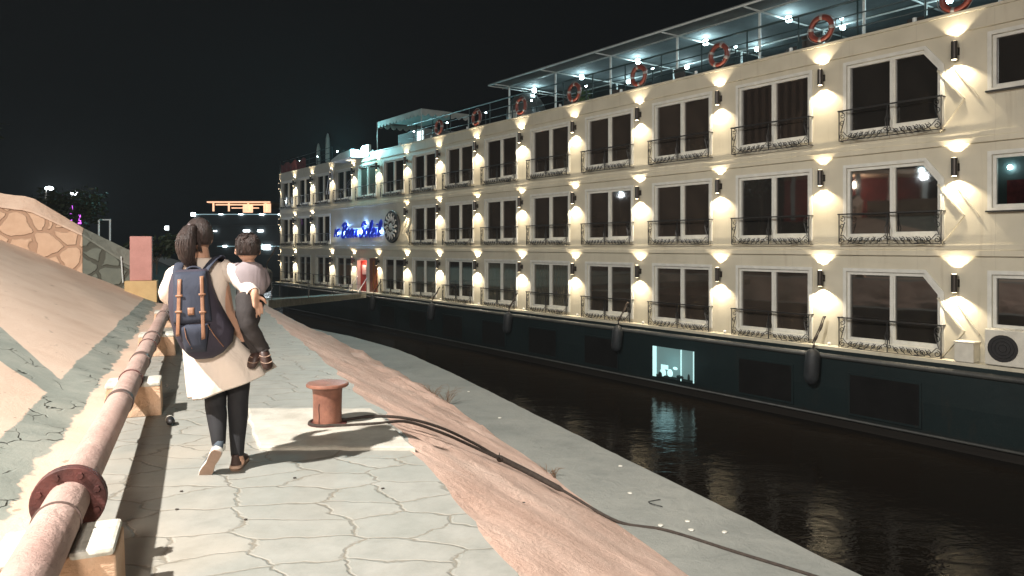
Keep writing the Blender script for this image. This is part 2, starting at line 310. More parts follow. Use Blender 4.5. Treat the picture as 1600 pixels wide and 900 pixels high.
# ------------------------------------------------------------------ mesh helpers
class MB:
    def __init__(s): s.v = []; s.f = []; s.mi = []; s.m = 0
    def add(s, vs, fs):
        k = len(s.v); s.v += [tuple(p) for p in vs]; s.f += [tuple(i+k for i in f) for f in fs]; s.mi += [s.m]*len(fs); return s
    def quad(s, a, b, c, d): return s.add([a, b, c, d], [(0, 1, 2, 3)])
    def box(s, x0, x1, y0, y1, z0, z1):
        vs = [(x, y, z) for x in (x0, x1) for y in (y0, y1) for z in (z0, z1)]
        return s.add(vs, [(0, 1, 3, 2), (4, 6, 7, 5), (0, 4, 5, 1), (2, 3, 7, 6), (0, 2, 6, 4), (1, 5, 7, 3)])
    def bar(s, p, q, w, h, up=(0, 0, 1)):
        p, q = Vector(p), Vector(q); d = (q-p).normalized(); u = Vector(up)
        sd = d.cross(u); 
        if sd.length < 1e-5: sd = d.cross(Vector((1, 0, 0)))
        sd.normalize(); u = sd.cross(d).normalized()
        vs = [c + sd*(a*w/2) + u*(e*h/2) for c in (p, q) for a, e in ((-1, -1), (1, -1), (1, 1), (-1, 1))]
        return s.add(vs, [(3, 2, 1, 0), (4, 5, 6, 7), (0, 1, 5, 4), (1, 2, 6, 5), (2, 3, 7, 6), (3, 0, 4, 7)])
    def tube(s, pts, r, n=8, cap=True):
        pts = [Vector(p) for p in pts]; rs = r if isinstance(r, (list, tuple)) else [r]*len(pts)
        vs = []; prev = None
        for i, p in enumerate(pts):
            d = (pts[min(i+1, len(pts)-1)] - pts[max(i-1, 0)])
            d = d.normalized() if d.length > 1e-9 else Vector((0, 0, 1))
            if prev is None:
                a = d.cross(Vector((0, 0, 1)));
                if a.length < 1e-3: a = d.cross(Vector((0, 1, 0)))
            else: a = prev - d*prev.dot(d)
            a.normalize(); prev = a; b2 = d.cross(a)
            ra = rs[i] if isinstance(rs[i], (tuple, list)) else (rs[i], rs[i])
            vs += [p + a*math.cos(t)*ra[0] + b2*math.sin(t)*ra[1] for t in [2*math.pi*k/n for k in range(n)]]
        fs = [(i*n+k, i*n+(k+1) % n, (i+1)*n+(k+1) % n, (i+1)*n+k) for i in range(len(pts)-1) for k in range(n)]
        if cap: fs += [tuple(range(n-1, -1, -1)), tuple((len(pts)-1)*n+k for k in range(n))]
        return s.add(vs, fs)
    def rings(s, rs, cap=True):
        n = len(rs[0]); vs = [p for r_ in rs for p in r_]
        fs = [(i*n+k, i*n+(k+1) % n, (i+1)*n+(k+1) % n, (i+1)*n+k) for i in range(len(rs)-1) for k in range(n)]
        if cap: fs += [tuple(range(n-1, -1, -1)), tuple((len(rs)-1)*n+k for k in range(n))]
        return s.add(vs, fs)
    def ball(s, c, r, n=12, m=8):
        r = r if isinstance(r, (tuple, list)) else (r, r, r)
        rs = []
        for i in range(m+1):
            a = math.pi*(.02+.96*i/m) - math.pi/2
            rs.append([(c[0]+r[0]*math.cos(a)*math.cos(t), c[1]+r[1]*math.cos(a)*math.sin(t), c[2]+r[2]*math.sin(a)) for t in [2*math.pi*k/n for k in range(n)]])
        return s.rings(rs)
    def lathe(s, prof, c=(0, 0, 0), n=24, mat=None):
        rs = [[(r_*math.cos(t), r_*math.sin(t), z) for t in [2*math.pi*k/n for k in range(n)]] for r_, z in prof]
        if mat is not None: rs = [[tuple(mat @ Vector(p)) for p in q] for q in rs]
        rs = [[(p[0]+c[0], p[1]+c[1], p[2]+c[2]) for p in q] for q in rs]
        return s.rings(rs)
    def prism(s, poly, a, b, axis='z'):
        def P(p, h): return {'z': (p[0], p[1], h), 'y': (p[0], h, p[1]), 'x': (h, p[0], p[1])}[axis]
        n = len(poly); vs = [P(p, a) for p in poly]+[P(p, b) for p in poly]
        return s.add(vs, [tuple(range(n-1, -1, -1)), tuple(range(n, 2*n))]+[(i, (i+1) % n, n+(i+1) % n, n+i) for i in range(n)])
    def mesh(s, name, mats, smooth=False):
        me = bpy.data.meshes.new(name); me.from_pydata(s.v, [], s.f); me.update()
        for m_ in (mats if isinstance(mats, (list, tuple)) else [mats]): me.materials.append(m_)
        if any(s.mi): me.polygons.foreach_set('material_index', s.mi)
        import bmesh
        bm = bmesh.new(); bm.from_mesh(me); bmesh.ops.recalc_face_normals(bm, faces=bm.faces); bm.to_mesh(me); bm.free()
        if smooth: me.polygons.foreach_set('use_smooth', [True]*len(me.polygons))
        return me
    def build(s, name, mats, parent=None, smooth=False, loc=None, bevel=0, auto=None):
        o = bpy.data.objects.new(name, s.mesh(name, mats, smooth or auto is not None)); COL.objects.link(o)
        if parent: o.parent = parent
        if loc: o.location = loc
        if bevel:
            md = o.modifiers.new('bevel', 'BEVEL'); md.width = bevel; md.segments = 2; md.limit_method = 'ANGLE'
        if auto is not None:
            es = o.data; 
            try: es.set_sharp_from_angle(angle=R(auto))
            except Exception: pass
        return o
def tag(o, label=None, cat=None, group=None, kind=None):
    if label: o['label'] = label
    if cat: o['category'] = cat
    if group: o['group'] = group
    if kind: o['kind'] = kind
    return o
def empty(name, loc=(0, 0, 0), rz=0):
    o = bpy.data.objects.new(name, None); COL.objects.link(o); o.location = loc; o.rotation_euler = (0, 0, rz); o.empty_display_size = .2; return o
def copy_tree(o, parent=None):
    c = o.copy(); COL.objects.link(c); c.parent = parent
    for ch in [x for x in ORIG.get(o.name, [])]: copy_tree(ch, c)
    return c
ORIG = {}
def kids(root):
    for o in COL.objects:
        if o.parent == root: ORIG.setdefault(root.name, []).append(o); kids(o)
def hash1(i, k=0): 
    x = math.sin(i*127.1+k*311.7)*43758.5453; return x-math.floor(x)
def vnoise(x, k=0):
    i = math.floor(x); f = x-i; f = f*f*(3-2*f); return hash1(i, k)*(1-f)+hash1(i+1, k)*f-.5
def lerp_tab(tab, y):
    if y <= tab[0][0]: return tab[0][1]
    for (a, va), (b_, vb) in zip(tab, tab[1:]):
        if y <= b_: return va+(vb-va)*(y-a)/(b_-a)
    return tab[-1][1]

# ------------------------------------------------------------------ ground along the quay (u = offset across, Y = distance)
def bend(Y): return -.10*max(0, Y-40)
def Q(u, Y, z): return (u-.426*Y+bend(Y), Y, z)
EDGE = [(-8, 1.36), (3.2, 1.38), (3.9, 1.42), (5.4, 1.55), (6.6, 1.63), (7.2, 1.59), (9.5, 1.61), (12, 1.55), (16, 1.52), (30, 1.5)]
SB = [(-8, 3.6), (5.5, 3.65), (7.5, 3.74), (9.3, 3.85), (11.8, 3.88), (16.6, 3.80), (19.2, 3.5), (22.2, 3.2), (27.3, 2.6), (45, 2.0)]
LIP = [(-8, 4.98), (14.4, 4.9), (16.5, 4.82), (17.7, 4.72), (20.1, 4.15), (22.2, 3.30), (27.3, 2.66), (45, 2.06)]
Ys = []
y = -8.0
while y < 400:
    Ys.append(y); y += .12 if y < 14 else (.25 if y < 30 else (2 if y < 60 else 12))
def edge(Y): return lerp_tab(EDGE, Y) + (.035*vnoise(Y*2.3, 1)+.02*vnoise(Y*7, 2))*2
def sb(Y):
    v = lerp_tab(SB, Y)+.05*vnoise(Y*1.5, 3)
    if Y > 10: v += .32*(math.floor(hash1(math.floor(Y*1.1), 9)*3)/3-.33)*min(1, (Y-10)/5)
    return min(v, lerp_tab(LIP, Y)-.04)
def lip(Y): return lerp_tab(LIP, Y)+.02*vnoise(Y*1.2, 4)+.02*vnoise(Y*6, 5)
TOE = .70
def strip(fns, name, mat, ys=None, **kw):
    ys = ys or Ys; mb = MB(); n = len(fns)
    for Y in ys:
        mb.v += [Q(*f(Y)) if len(f(Y)) == 3 else None for f in fns]
    for i in range(len(ys)-1):
        for k in range(n-1): mb.f.append((i*n+k, i*n+k+1, (i+1)*n+k+1, (i+1)*n+k)); mb.mi.append(0)
    return mb.build(name, mat, smooth=True, **kw)
def row(u0, u1, z0, z1, n):
    return [(lambda Y, t=i/n: (u0(Y)*(1-t)+u1(Y)*t, Y, (z0(Y) if callable(z0) else z0)*(1-t)+(z1(Y) if callable(z1) else z1)*t)) for i in range(n+1)]
class _: pass
def strip2(fs, name, mat, nz=None, ys=None):
    ys = ys or Ys; mb = MB(); n = len(fs)
    for Y in ys:
        for i, f in enumerate(fs):
            u, yy, z = f(Y)
            if nz and 0 < i < n-1: z += nz(u, Y)
            mb.v.append(Q(u, yy, z))
    for i in range(len(ys)-1):
        for k in range(n-1): mb.f.append((i*n+k, i*n+k+1, (i+1)*n+k+1, (i+1)*n+k)); mb.mi.append(0)
    return mb.build(name, mat, smooth=True)
tag(strip2(row(lambda Y: -TOE, edge, 0, 0, 2), 'path', M['paving']), kind='structure')
sn0 = lambda u, Y: .045*vnoise(Y*1.7+u*3.1, 6)+.022*vnoise(Y*3.3-u*4.7, 7)+.016*vnoise(Y*9+u*8, 8)
sn = lambda u, Y: sn0(u, Y)*(1+(1.3 if Y > 9 and u > 2.9 else 0)) + (.16*(hash1(math.floor(Y*1.6), math.floor(u*2.2))-.4) if Y > 9.5 and u > 3.0 else 0)
tag(strip2(row(edge, sb, 0, -1.0, 14), 'quay_slope', M['ochre_slope'], sn), kind='structure')
tag(strip2(row(sb, lip, -1.0, -1.0, 3), 'quay_ledge', M['ledge']), kind='structure')
tag(strip2(row(lip, lambda Y: lip(Y)-.02, -1.0, -4.2, 8), 'quay_wall', M['quay_wall'], lambda u, Y: 0), kind='structure')
_DUMMY = 0
bn = lambda u, Y: .03*vnoise(Y*1.1+u*2.1, 16)+.02*vnoise(Y*2.7-u*3.7, 17)
near = [Y for Y in Ys if Y <= 18.4]
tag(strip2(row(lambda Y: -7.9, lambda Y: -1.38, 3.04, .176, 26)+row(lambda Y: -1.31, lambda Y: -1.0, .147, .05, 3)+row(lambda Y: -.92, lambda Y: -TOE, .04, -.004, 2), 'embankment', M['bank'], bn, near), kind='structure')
tag(strip2(row(lambda Y: -60, lambda Y: -7.9, 3.1, 3.04, 3), 'promenade', M['ledge'], None, near), kind='structure')
far = [18.6]+[Y for Y in Ys if Y > 18.7]
tag(strip2(row(lambda Y: -300, lambda Y: -9.5, 2.6, 2.0, 3)+row(lambda Y: -9, lambda Y: -1.5, 1.8, .25, 4)+row(lambda Y: -1.3, lambda Y: -TOE, .03, .004, 1), 'hillside', M['dark_soil'], lambda u, Y: .3*vnoise(Y*.4+u, 5)*(u < -3), far), kind='structure')
mb = MB(); mb.quad((-3000, -300, -3.2), (3000, -300, -3.2), (3000, 4000, -3.2), (-3000, 4000, -3.2)); tag(mb.build('river_water', M['water']), kind='structure')

# raised, broken edge stones along the foot of the slope (one rough run of rubble)
# ------------------------------------------------------------------ bollard pad and bollard
mb = MB(); nb = 40; pts = []
def padpt(a):
    c, s_ = math.cos(a), math.sin(a); k = 1/max(abs(c), abs(s_)); return (.98+.56*c*k + .03*vnoise(a*5, 3), 5.86+.63*s_*k+.05*vnoise(a*7, 4))
pts = [padpt(2*math.pi*i/nb) for i in range(nb)]
mb.rings([[Q(u, Y, -.01) for u, Y in pts], [Q(u, Y, .018) for u, Y in pts], [Q(.98+(u-.98)*.965, 5.86+(Y-5.86)*.965, .026) for u, Y in pts]])
tag(mb.build('mooring_pad', M['pad_white']), 'whitewashed concrete pad set in the paving under the rusty bollard', 'concrete pad')
bo = empty('mooring_bollard', (-1.487, 5.93, .024)); tag(bo, 'short rust orange steel bollard with a flat round cap on the white pad', 'bollard')
MB().lathe([(.155, 0), (.155, .006), (.128, .012), (.128, .014)], n=32).build('base_plate', M['rust'], bo, auto=30)
mb = MB(); mb.lathe([(.113, .012), (.113, .15), (.115, .25), (.122, .292), (.126, .298)], n=36); mb.build('post', M['bollard'], bo, auto=40)
MB().lathe([(.126, .296), (.160, .300), (.167, .306), (.167, .322), (.160, .329), (.05, .335), (.01, .336)], n=36).build('cap', M['bollard'], bo, auto=40)
mb = MB(); mb.tube([(.115*math.cos(R(250)+.05*vnoise(k, 3)), .115*math.sin(R(250)), .02+.16*k/6) for k in range(7)], .003, 5); mb.build('weld_crack', M['black'], bo)

# mooring ropes
def slope_z(u, Y):
    e, s_ = lerp_tab(EDGE, Y), lerp_tab(SB, Y)
    if u <= e: return 0
    if u >= s_: return -1.0
    return -(u-e)/(s_-e)
def cr(pts, n=8):
    out = []; P = [Vector(p) for p in pts]; P = [P[0]*2-P[1]]+P+[P[-1]*2-P[-2]]
    for i in range(1, len(P)-2):
        for k in range(n):
            t = k/n; a, b_, c, d = P[i-1:i+3]
            out.append(.5*((2*b_)+(c-a)*t+(2*a-5*b_+4*c-d)*t*t+(3*b_-a-3*c+d)*t**3))
    out.append(P[-2]); return out
def rope(name, uy, r, lift, label, close=None):
    pts = []
    for u, Y, l in uy:
        x, yy, z = Q(u, Y, slope_z(u, Y)+l+r); pts.append((x, yy, z))
    mb = MB(); P = cr(pts, 10)
    P = [p+Vector((0, 0, .004*vnoise(i*.7, 3))) for i, p in enumerate(P)]
    mb.tube(P, r, 8); return mb
ur = lambda X, Y: X+.426*Y
bx, by = -1.487, 5.93
loop = []
for k in range(0, 11):
    a = R(60+(300-60)*k/10); loop.append((ur(bx+.14*math.cos(a), 0)+.426*(by+.14*math.sin(a)), by+.14*math.sin(a), .025))
A = [(1.20, 5.99, .03), (1.45, 6.10, .03), (1.75, 6.2, .06), (2.1, 6.38, .10), (2.45, 6.6, .08), (2.76, 6.73, .05), (3.05, 6.76, .04), (3.32, 6.69, .03), (3.7, 6.5, .01), (4.02, 6.32, .0), (4.3, 5.85, .0), (4.52, 5.5, .0), (4.72, 5.15, .0)]
mb = rope('r', loop[:1]+[], .012, 0, '') if False else MB()
def pt(u, Y, l, r=.012): return Q(u, Y, slope_z(u, Y)+l+r)
P1 = cr([pt(*p) for p in loop]+[pt(1.22, 5.84, .02), pt(1.45, 5.90, .02), pt(1.72, 6.08, .05), pt(2.08, 6.30, .07), pt(2.42, 6.55, .05), pt(2.74, 6.70, .04)], 8)
mb.tube(P1, .0125, 8)
P2 = cr([pt(1.13, 6.03, .03)]+[pt(*p) for p in A], 8); mb.tube(P2, [.0125 if (P2[i]-Vector(pt(3.05, 6.76, .04))).length > .33 else .026 for i in range(len(P2))], 8)
ro = mb.build('mooring_rope', M['rope'], smooth=True); tag(ro, 'dark doubled mooring rope looped round the bollard and trailing across the ledge', 'rope')
mb = MB(); k0 = pt(2.76, 6.73, .03); mb.ball((k0[0], k0[1], k0[2]+.01), (.035, .03, .03), 8, 6); mb.tube([(k0[0], k0[1], k0[2]), (k0[0]-.01, k0[1], k0[2]+.07)], [.012, .003], 6)
mb.build('rope_knot', M['rope'], ro, smooth=True)

# ------------------------------------------------------------------ pipe along the embankment foot with its concrete supports
pu, pz, pr = -.575, .322, .086
PD = Vector((-.426, 1, 0)).normalized(); PA = math.atan2(-PD.x, PD.y)
prt = empty('water_pipe', Q(pu, 0, 0), PA)          # local y runs along the pipe
L = lambda Y: Y/PD.y
tag(prt, 'long rusty pink steel pipe running along the foot of the embankment', 'pipe')
def ring_y(mb, y0, y1, r0, r1, n=28):
    mb.rings([[(r_*math.cos(t), yy, pz+r_*math.sin(t)) for t in [2*math.pi*k/n for k in range(n)]] for r_, yy in ((r0, y0), (r1, y1))])
mb = MB()
def sag(yy): return .012*vnoise(yy*.35, 12), .012*vnoise(yy*.3, 13)
prof = []
for i in range(0, 220):
    yy = L(-8)+i*.2
    dx, dz = sag(yy); r_ = pr
    prof.append([(dx+r_*math.cos(t), yy, pz+dz+r_*math.sin(t)) for t in [2*math.pi*k/28 for k in range(28)]])
mb.rings(prof); mb.build('pipe_body', M['pipe'], prt, smooth=True)
def flange(Y, name='flange'):
    yy = L(Y); mb = MB()
    for a in (0, .034):
        mb.rings([[(r_*math.cos(t), yy+a+e, pz+r_*math.sin(t)) for t in [2*math.pi*k/32 for k in range(32)]] for r_, e in ((.085, 0), (.146, 0), (.150, .004), (.150, .022), (.146, .026), (.085, .026))], cap=False)
    fo = mb.build(name, M['rust'], prt, auto=40)
    for k in range(8):
        t = 2*math.pi*(k+.5)/8; m2 = MB(); cx, cz = .121*math.cos(t), pz+.121*math.sin(t)
        m2.rings([[(cx+.014*math.cos(q*math.pi/3), e, cz+.014*math.sin(q*math.pi/3)) for q in range(6)] for e in (yy-.018, yy+.078)]); m2.build('bolt', M['rust'], fo)
flange(3.25)
def band(Y, r_, w_, mt, name='pipe_band'):
    yy = L(Y); mb = MB(); dx, dz = sag(yy)
    mb.rings([[(dx+q*math.cos(t), yy+e, pz+dz+q*math.sin(t)) for t in [2*math.pi*k/28 for k in range(28)]] for q, e in ((pr-.01, -w_/2), (r_, -w_/2+.003), (r_, w_/2-.003), (pr-.01, w_/2))], cap=False)
    mb.build(name, mt, prt, auto=40)
for Y, r_, w_, mt in ((2.98, pr+.007, .014, M['pipe_dark']), (5.33, pr+.008, .10, M['pipe_dark']), (6.22, pr+.010, .015, M['rust']), (7.25, pr+.008, .16, M['pipe_dark']), (8.3, pr+.01, .02, M['rust']), (9.0, pr+.014, .10, M['pipe_dark']), (11.8, pr+.012, .1, M['pipe_dark']), (15.2, pr+.012, .1, M['pipe_dark'])):
    band(Y, r_, w_, mt)
desc = ['first, nearest the camera, beside the maroon flange', 'second along, with a bottle lying at its corner', 'third along, left of the backpack', 'fourth along, mostly hidden behind the backpack', 'fifth along, the farthest one, near the pink pillar']
for k in range(0, 5):
    Yc = 2.92+3.455*k; rt = empty('pipe_support', Q(pu, Yc, 0), PA)
    lab = desc[k]
    tag(rt, 'tan concrete pipe support, ' + lab, 'concrete support', 'concrete supports under the pipe')
    j = [vnoise(k*3.3+q, 20)*.02 for q in range(8)]
    mb = MB(); w_ = .225; wl_ = .19
    prof = [(-wl_-.02+j[0], 0), (w_+.02+j[1], 0), (w_+j[2], .25)] + [(pr*1.03*math.cos(a), pz+pr*1.03*math.sin(a)) for a in [R(-35)-(R(110))*i/8 for i in range(9)]] + [(-wl_+j[3], .25)]
    mb.prism([(p[0], p[1]) for p in prof], -.165, .165, 'y')
    # bands of white top: separate lid halves
    mb.build('block', M['pier_orange'], rt, bevel=.008)
    for sx in (-1, 1):
        m2 = MB(); a0 = pr*.86
        xs = (a0, w_+.004) if sx > 0 else (-wl_-.004, -a0)
        m2.box(xs[0], xs[1], -.172, .172, .2505, .295+j[4]); m2.build('white_top', M['pier_white'], rt, bevel=.016)
# bottle lying by second support
bt = empty('drink_bottle', Q(-.235, 6.02, .0), R(-60)); tag(bt, 'small dark bottle with a white cap lying by the second pipe support', 'bottle')
mm = Matrix.Rotation(R(90), 3, 'Y')
MB().lathe([(.028, 0), (.032, .01), (.032, .085), (.022, .105), (.014, .115)], (0, 0, .034), 16, mm).build('bottle_body', M['black'], bt, smooth=True)
MB().lathe([(.033, -.012), (.033, .003)], (0, 0, .034), 16, mm).build('cap', M['pier_white'], bt)

# ------------------------------------------------------------------ stair wall and pillar
wr = empty('stone_wall', (-9.3, 18.5, 0), math.atan2(-.39, -.92))   # local x runs up-left away from the pillar
tag(wr, 'rubble stone wall with a thick sloping peach cap above the embankment', 'stone wall')
TT = [(-.1, -.2, .80, 1.22), (.27, -.1, .94, 1.34), (1.3, .5, 1.70, 1.90), (2.42, 1.1, 2.29, 2.655), (2.9, 1.4, 2.34, 2.69), (3.3, 1.5, 2.45, 2.80), (7.5, 2.6, 4.0, 4.4)]
def wz(t, k):
    for a, b_ in zip(TT, TT[1:]):
        if t <= b_[0]: return a[k]+(b_[k]-a[k])*(t-a[0])/(b_[0]-a[0])
    return TT[-1][k]
def wallseg(t0, t1, name, mt, y0=-.0, y1=-.45):
    mb = MB(); n = max(2, int((t1-t0)/.15)); rs = []
    for i in range(n+1):
        t = t0+(t1-t0)*i/n; zb, zt = wz(t, 1)-.25, wz(t, 2)
        rs.append([(t, y0, zb), (t, y0, zt), (t, y1, zt), (t, y1, zb)])
    mb.rings(rs); return mb.build(name, mt, wr)
def capseg(t0, t1, name, mt):
    mb = MB(); n = max(2, int((t1-t0)/.2)); rs = []
    for i in range(n+1):
        t = t0+(t1-t0)*i/n; zc, zt = wz(t, 2)+.002, wz(t, 3)
        rs.append([(t, .05, zc), (t, .03, zc+.05), (t, -.22, zt), (t, -.5, zt-.05), (t, -.5, zc)])
    mb.rings(rs); return mb.build(name, mt, wr, bevel=.01)
# local +y faces the camera
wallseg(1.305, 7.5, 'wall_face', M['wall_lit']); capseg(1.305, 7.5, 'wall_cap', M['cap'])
wallseg(.12, 1.30, 'shaded_wall_face', M['wall_shaded']); capseg(.12, 1.30, 'shaded_wall_cap', M['cap_shaded'])
mb = MB(); mb.tube([(.42, .07, .55), (.46, .07, 1.2)], .016, 6); o = mb.build('white_stick', M['white_pole'], wr)
pl = empty('gate_pillar', (-9.28, 18.45, 0), math.atan2(-.39, -.92)+math.pi); tag(pl, 'pink painted pillar on a yellow ochre plinth where the stone wall ends', 'pillar')
MB().box(-.36, .36, -.36, .3, -.05, .60).build('plinth', M['yellow_ochre'], pl, bevel=.02)
MB().box(-.25, .24, -.26, .22, .602, 1.70).build('shaft', M['pink'], pl, bevel=.012)

# street floodlight post (its light is set at the top of the script)
sl = empty('street_lamp', (LAMP.x-1.2, LAMP.y-.3, 3.1)); tag(sl, 'tall grey lamp post on the embankment above the path, behind the view', 'street lamp')
mb = MB(); mb.tube([(0, 0, -.3), (0, 0, 7.8), (.2, .05, 8.2), (1.0, .25, 8.32)], [.08, .05, .04, .03], 10); mb.build('post', M['lamp_metal'], sl, smooth=True)
mb = MB(); mb.box(.85, 1.5, .1, .5, 8.38, 8.5); mb.build('lamp_head', M['lamp_metal'], sl, bevel=.02)

# ------------------------------------------------------------------ the ship
TH = math.atan2(.8085, -.5885)
ship = empty('cruise_ship', (10.27, 17, 0), TH)
tag(ship, 'large white river cruise ship with three rows of balconied windows and lit wall lamps', 'cruise ship')
BAY = 3.355
C = [1.5+BAY*k for k in range(14)]
ROW = [-.86, 1.81, 4.48]; ZB = [-1.2, 1.36, 4.03, 6.82]
HW, HB, HT, CH = 1.15, -.11, 1.66, .46
def has(k, r_):
    if r_ == 2: return 'w'
    if r_ == 1: return 'w' if (k <= 7 or k >= 11) else None
    return 'd' if k == 9 else 'w'
mb = MB()
def cell(t0, t1, z0, z1, hole, chamf=0):
    y = 0
    if not hole: mb.quad((t0, y, z0), (t1, y, z0), (t1, y, z1), (t0, y, z1)); return
    a, b_, c, d = hole
    mb.quad((t0, y, z0), (a, y, z0), (a, y, z1), (t0, y, z1)); mb.quad((b_, y, z0), (t1, y, z0), (t1, y, z1), (b_, y, z1))
    mb.quad((a, y, z0), (b_, y, z0), (b_, y, c), (a, y, c)); mb.quad((a, y, d), (b_, y, d), (b_, y, z1), (a, y, z1))
    if chamf: mb.add([(a, y, d-chamf), (a, y, d), (a+chamf*.8, y, d)], [(0, 1, 2)])
    pl_ = [(a, c), (b_, c), (b_, d), (a+chamf*.8, d), (a, d-chamf)] if chamf else [(a, c), (b_, c), (b_, d), (a, d)]
    for i in range(len(pl_)):
        p, q = pl_[i], pl_[(i+1) % len(pl_)]; mb.quad((p[0], 0, p[1]), (q[0], 0, q[1]), (q[0], -.22, q[1]), (p[0], -.22, p[1]))
for r_ in range(3):
    z0, z1 = ZB[r_], ZB[r_+1]
    for k, c in enumerate(C):
        h = has(k, r_); t0, t1 = c-BAY/2, c+BAY/2
        if h == 'w': cell(t0, t1, z0, z1, (c-HW, c+HW, ROW[r_]+HB, ROW[r_]+HT), CH if k == 0 else 0)
        elif h == 'd': cell(t0, t1, z0, z1, (30.3, 33.15, -1.19, .78))
        else: cell(t0, t1, z0, z1, None)
    cell(-3.9, C[0]-BAY/2, z0, z1, (-3.05, -.74, ROW[r_]+.50, ROW[r_]+1.68))
    cell(-12, -3.9, z0, z1, None)
E1 = C[-1]+BAY/2
mb.add([(E1, 0, -1.2), (E1+.35, -.35, -1.2), (E1+.35, -.35, 6.82), (E1, 0, 6.82), (E1+.6, -1.6, -1.2), (E1+.6, -1.6, 6.82), (E1+.6, -13, -1.2), (E1+.6, -13, 6.82)], [(0, 1, 2, 3), (1, 4, 5, 2), (4, 6, 7, 5)])
mb.quad((-12, -.22, 6.82), (E1, -.22, 6.82), (E1, 0, 6.82), (-12, 0, 6.82))
mb.build('side_wall', M['white_paint'], ship)
mb = MB(); mb.box(-12, E1+.3, -12.9, -.24, -1.19, 6.4); mb.build('superstructure', M['white_paint'], ship)
# mouldings
mb = MB()
for z0, z1, p in ((1.225, 1.36, .07), (1.364, 1.50, .045), (3.79, 3.92, .07), (3.924, 4.05, .045), (6.37, 6.78, .055), (6.782, 6.85, .09)):
    mb.box(-12, E1+.02, .001, p, z0, z1)
mb.build('moulding', M['white_paint'], ship, bevel=.008)
# chevron panel edges beside the lamp pier at the right and by the sign
def chevron(tc, sgn, r_):
    b_ = MB(); z = ROW[r_]
    A_, B_, C_ = (tc+.40*sgn, z+1.10), (tc-.16*sgn, z+.36), (tc+.36*sgn, z-.34)
    for p, q in ((A_, B_), (B_, C_)): b_.bar((p[0], .025, p[1]), (q[0], .025, q[1]), .045, .05, up=(0, 1, 0))
    b_.bar((tc+.04*sgn, .02, z+1.12), (tc-.48*sgn, .02, z+.32), .03, .05, up=(0, 1, 0))
    return b_.build('chevron_trim', M['white_paint'], ship)
for r_ in range(3): chevron(0, 1, r_)
chevron(C[7]+BAY/2+.12, -1, 1)

# windows
def window_meshes(chamf, hw=HW, hb=HB, ht=HT, pane=None):
    a = MB(); y0, y1 = -.10, -.02; f = .075
    if chamf:
        cx = chamf*.8
        P_ = [(-hw, hb), (hw, hb), (hw, ht), (-hw+cx, ht), (-hw, ht-chamf)]
    else: P_ = [(-hw, hb), (hw, hb), (hw, ht), (-hw, ht)]
    cen = Vector((0, (hb+ht)/2))
    def inset(P, d):
        out = []; n = len(P)
        for i in range(n):
            p0, p1, p2 = Vector(P[i-1]), Vector(P[i]), Vector(P[(i+1) % n])
            e1, e2 = (p1-p0).normalized(), (p2-p1).normalized(); n1, n2 = Vector((-e1.y, e1.x)), Vector((-e2.y, e2.x))
            bs = (n1+n2); bs = bs/ (bs.dot(n1)); out.append(tuple(p1+bs*d))
        return out
    def fr(P, d0, d1, ya, yb):
        O, I = inset(P, d0), inset(P, d1); n = len(P)
        vs = [(p[0], ya, p[1]) for p in O]+[(p[0], ya, p[1]) for p in I]+[(p[0], yb, p[1]) for p in O]+[(p[0], yb, p[1]) for p in I]
        fs = []
        for i in range(n):
            j = (i+1) % n; fs += [(i, j, n+j, n+i), (2*n+i, 3*n+i, 3*n+j, 2*n+j), (n+i, n+j, 3*n+j, 3*n+i), (i, 2*n+i, 2*n+j, j)]
        a.add(vs, fs)
    fr(P_, -.09, -.004, .002, .035)       # outer trim
    fr(P_, .002, f, y0, y1)               # frame
    a.box(-.045, .045, -.095, -.012, hb+f, ht-f)
    g = MB(); 
    I = inset(P_, f-.005)
    g.add([(p[0], -.08, p[1]) for p in I], [tuple(range(len(I)))])
    s_ = MB()   # sliding sash of one leaf
    s_.box(-.0451-.035, -.0452, -.085, -.03, hb+f, ht-f)
    s_.box(-hw+f if not chamf else -hw+f, -.085, -.085, -.03, hb+f, hb+f+.035)
    return a, g, s_
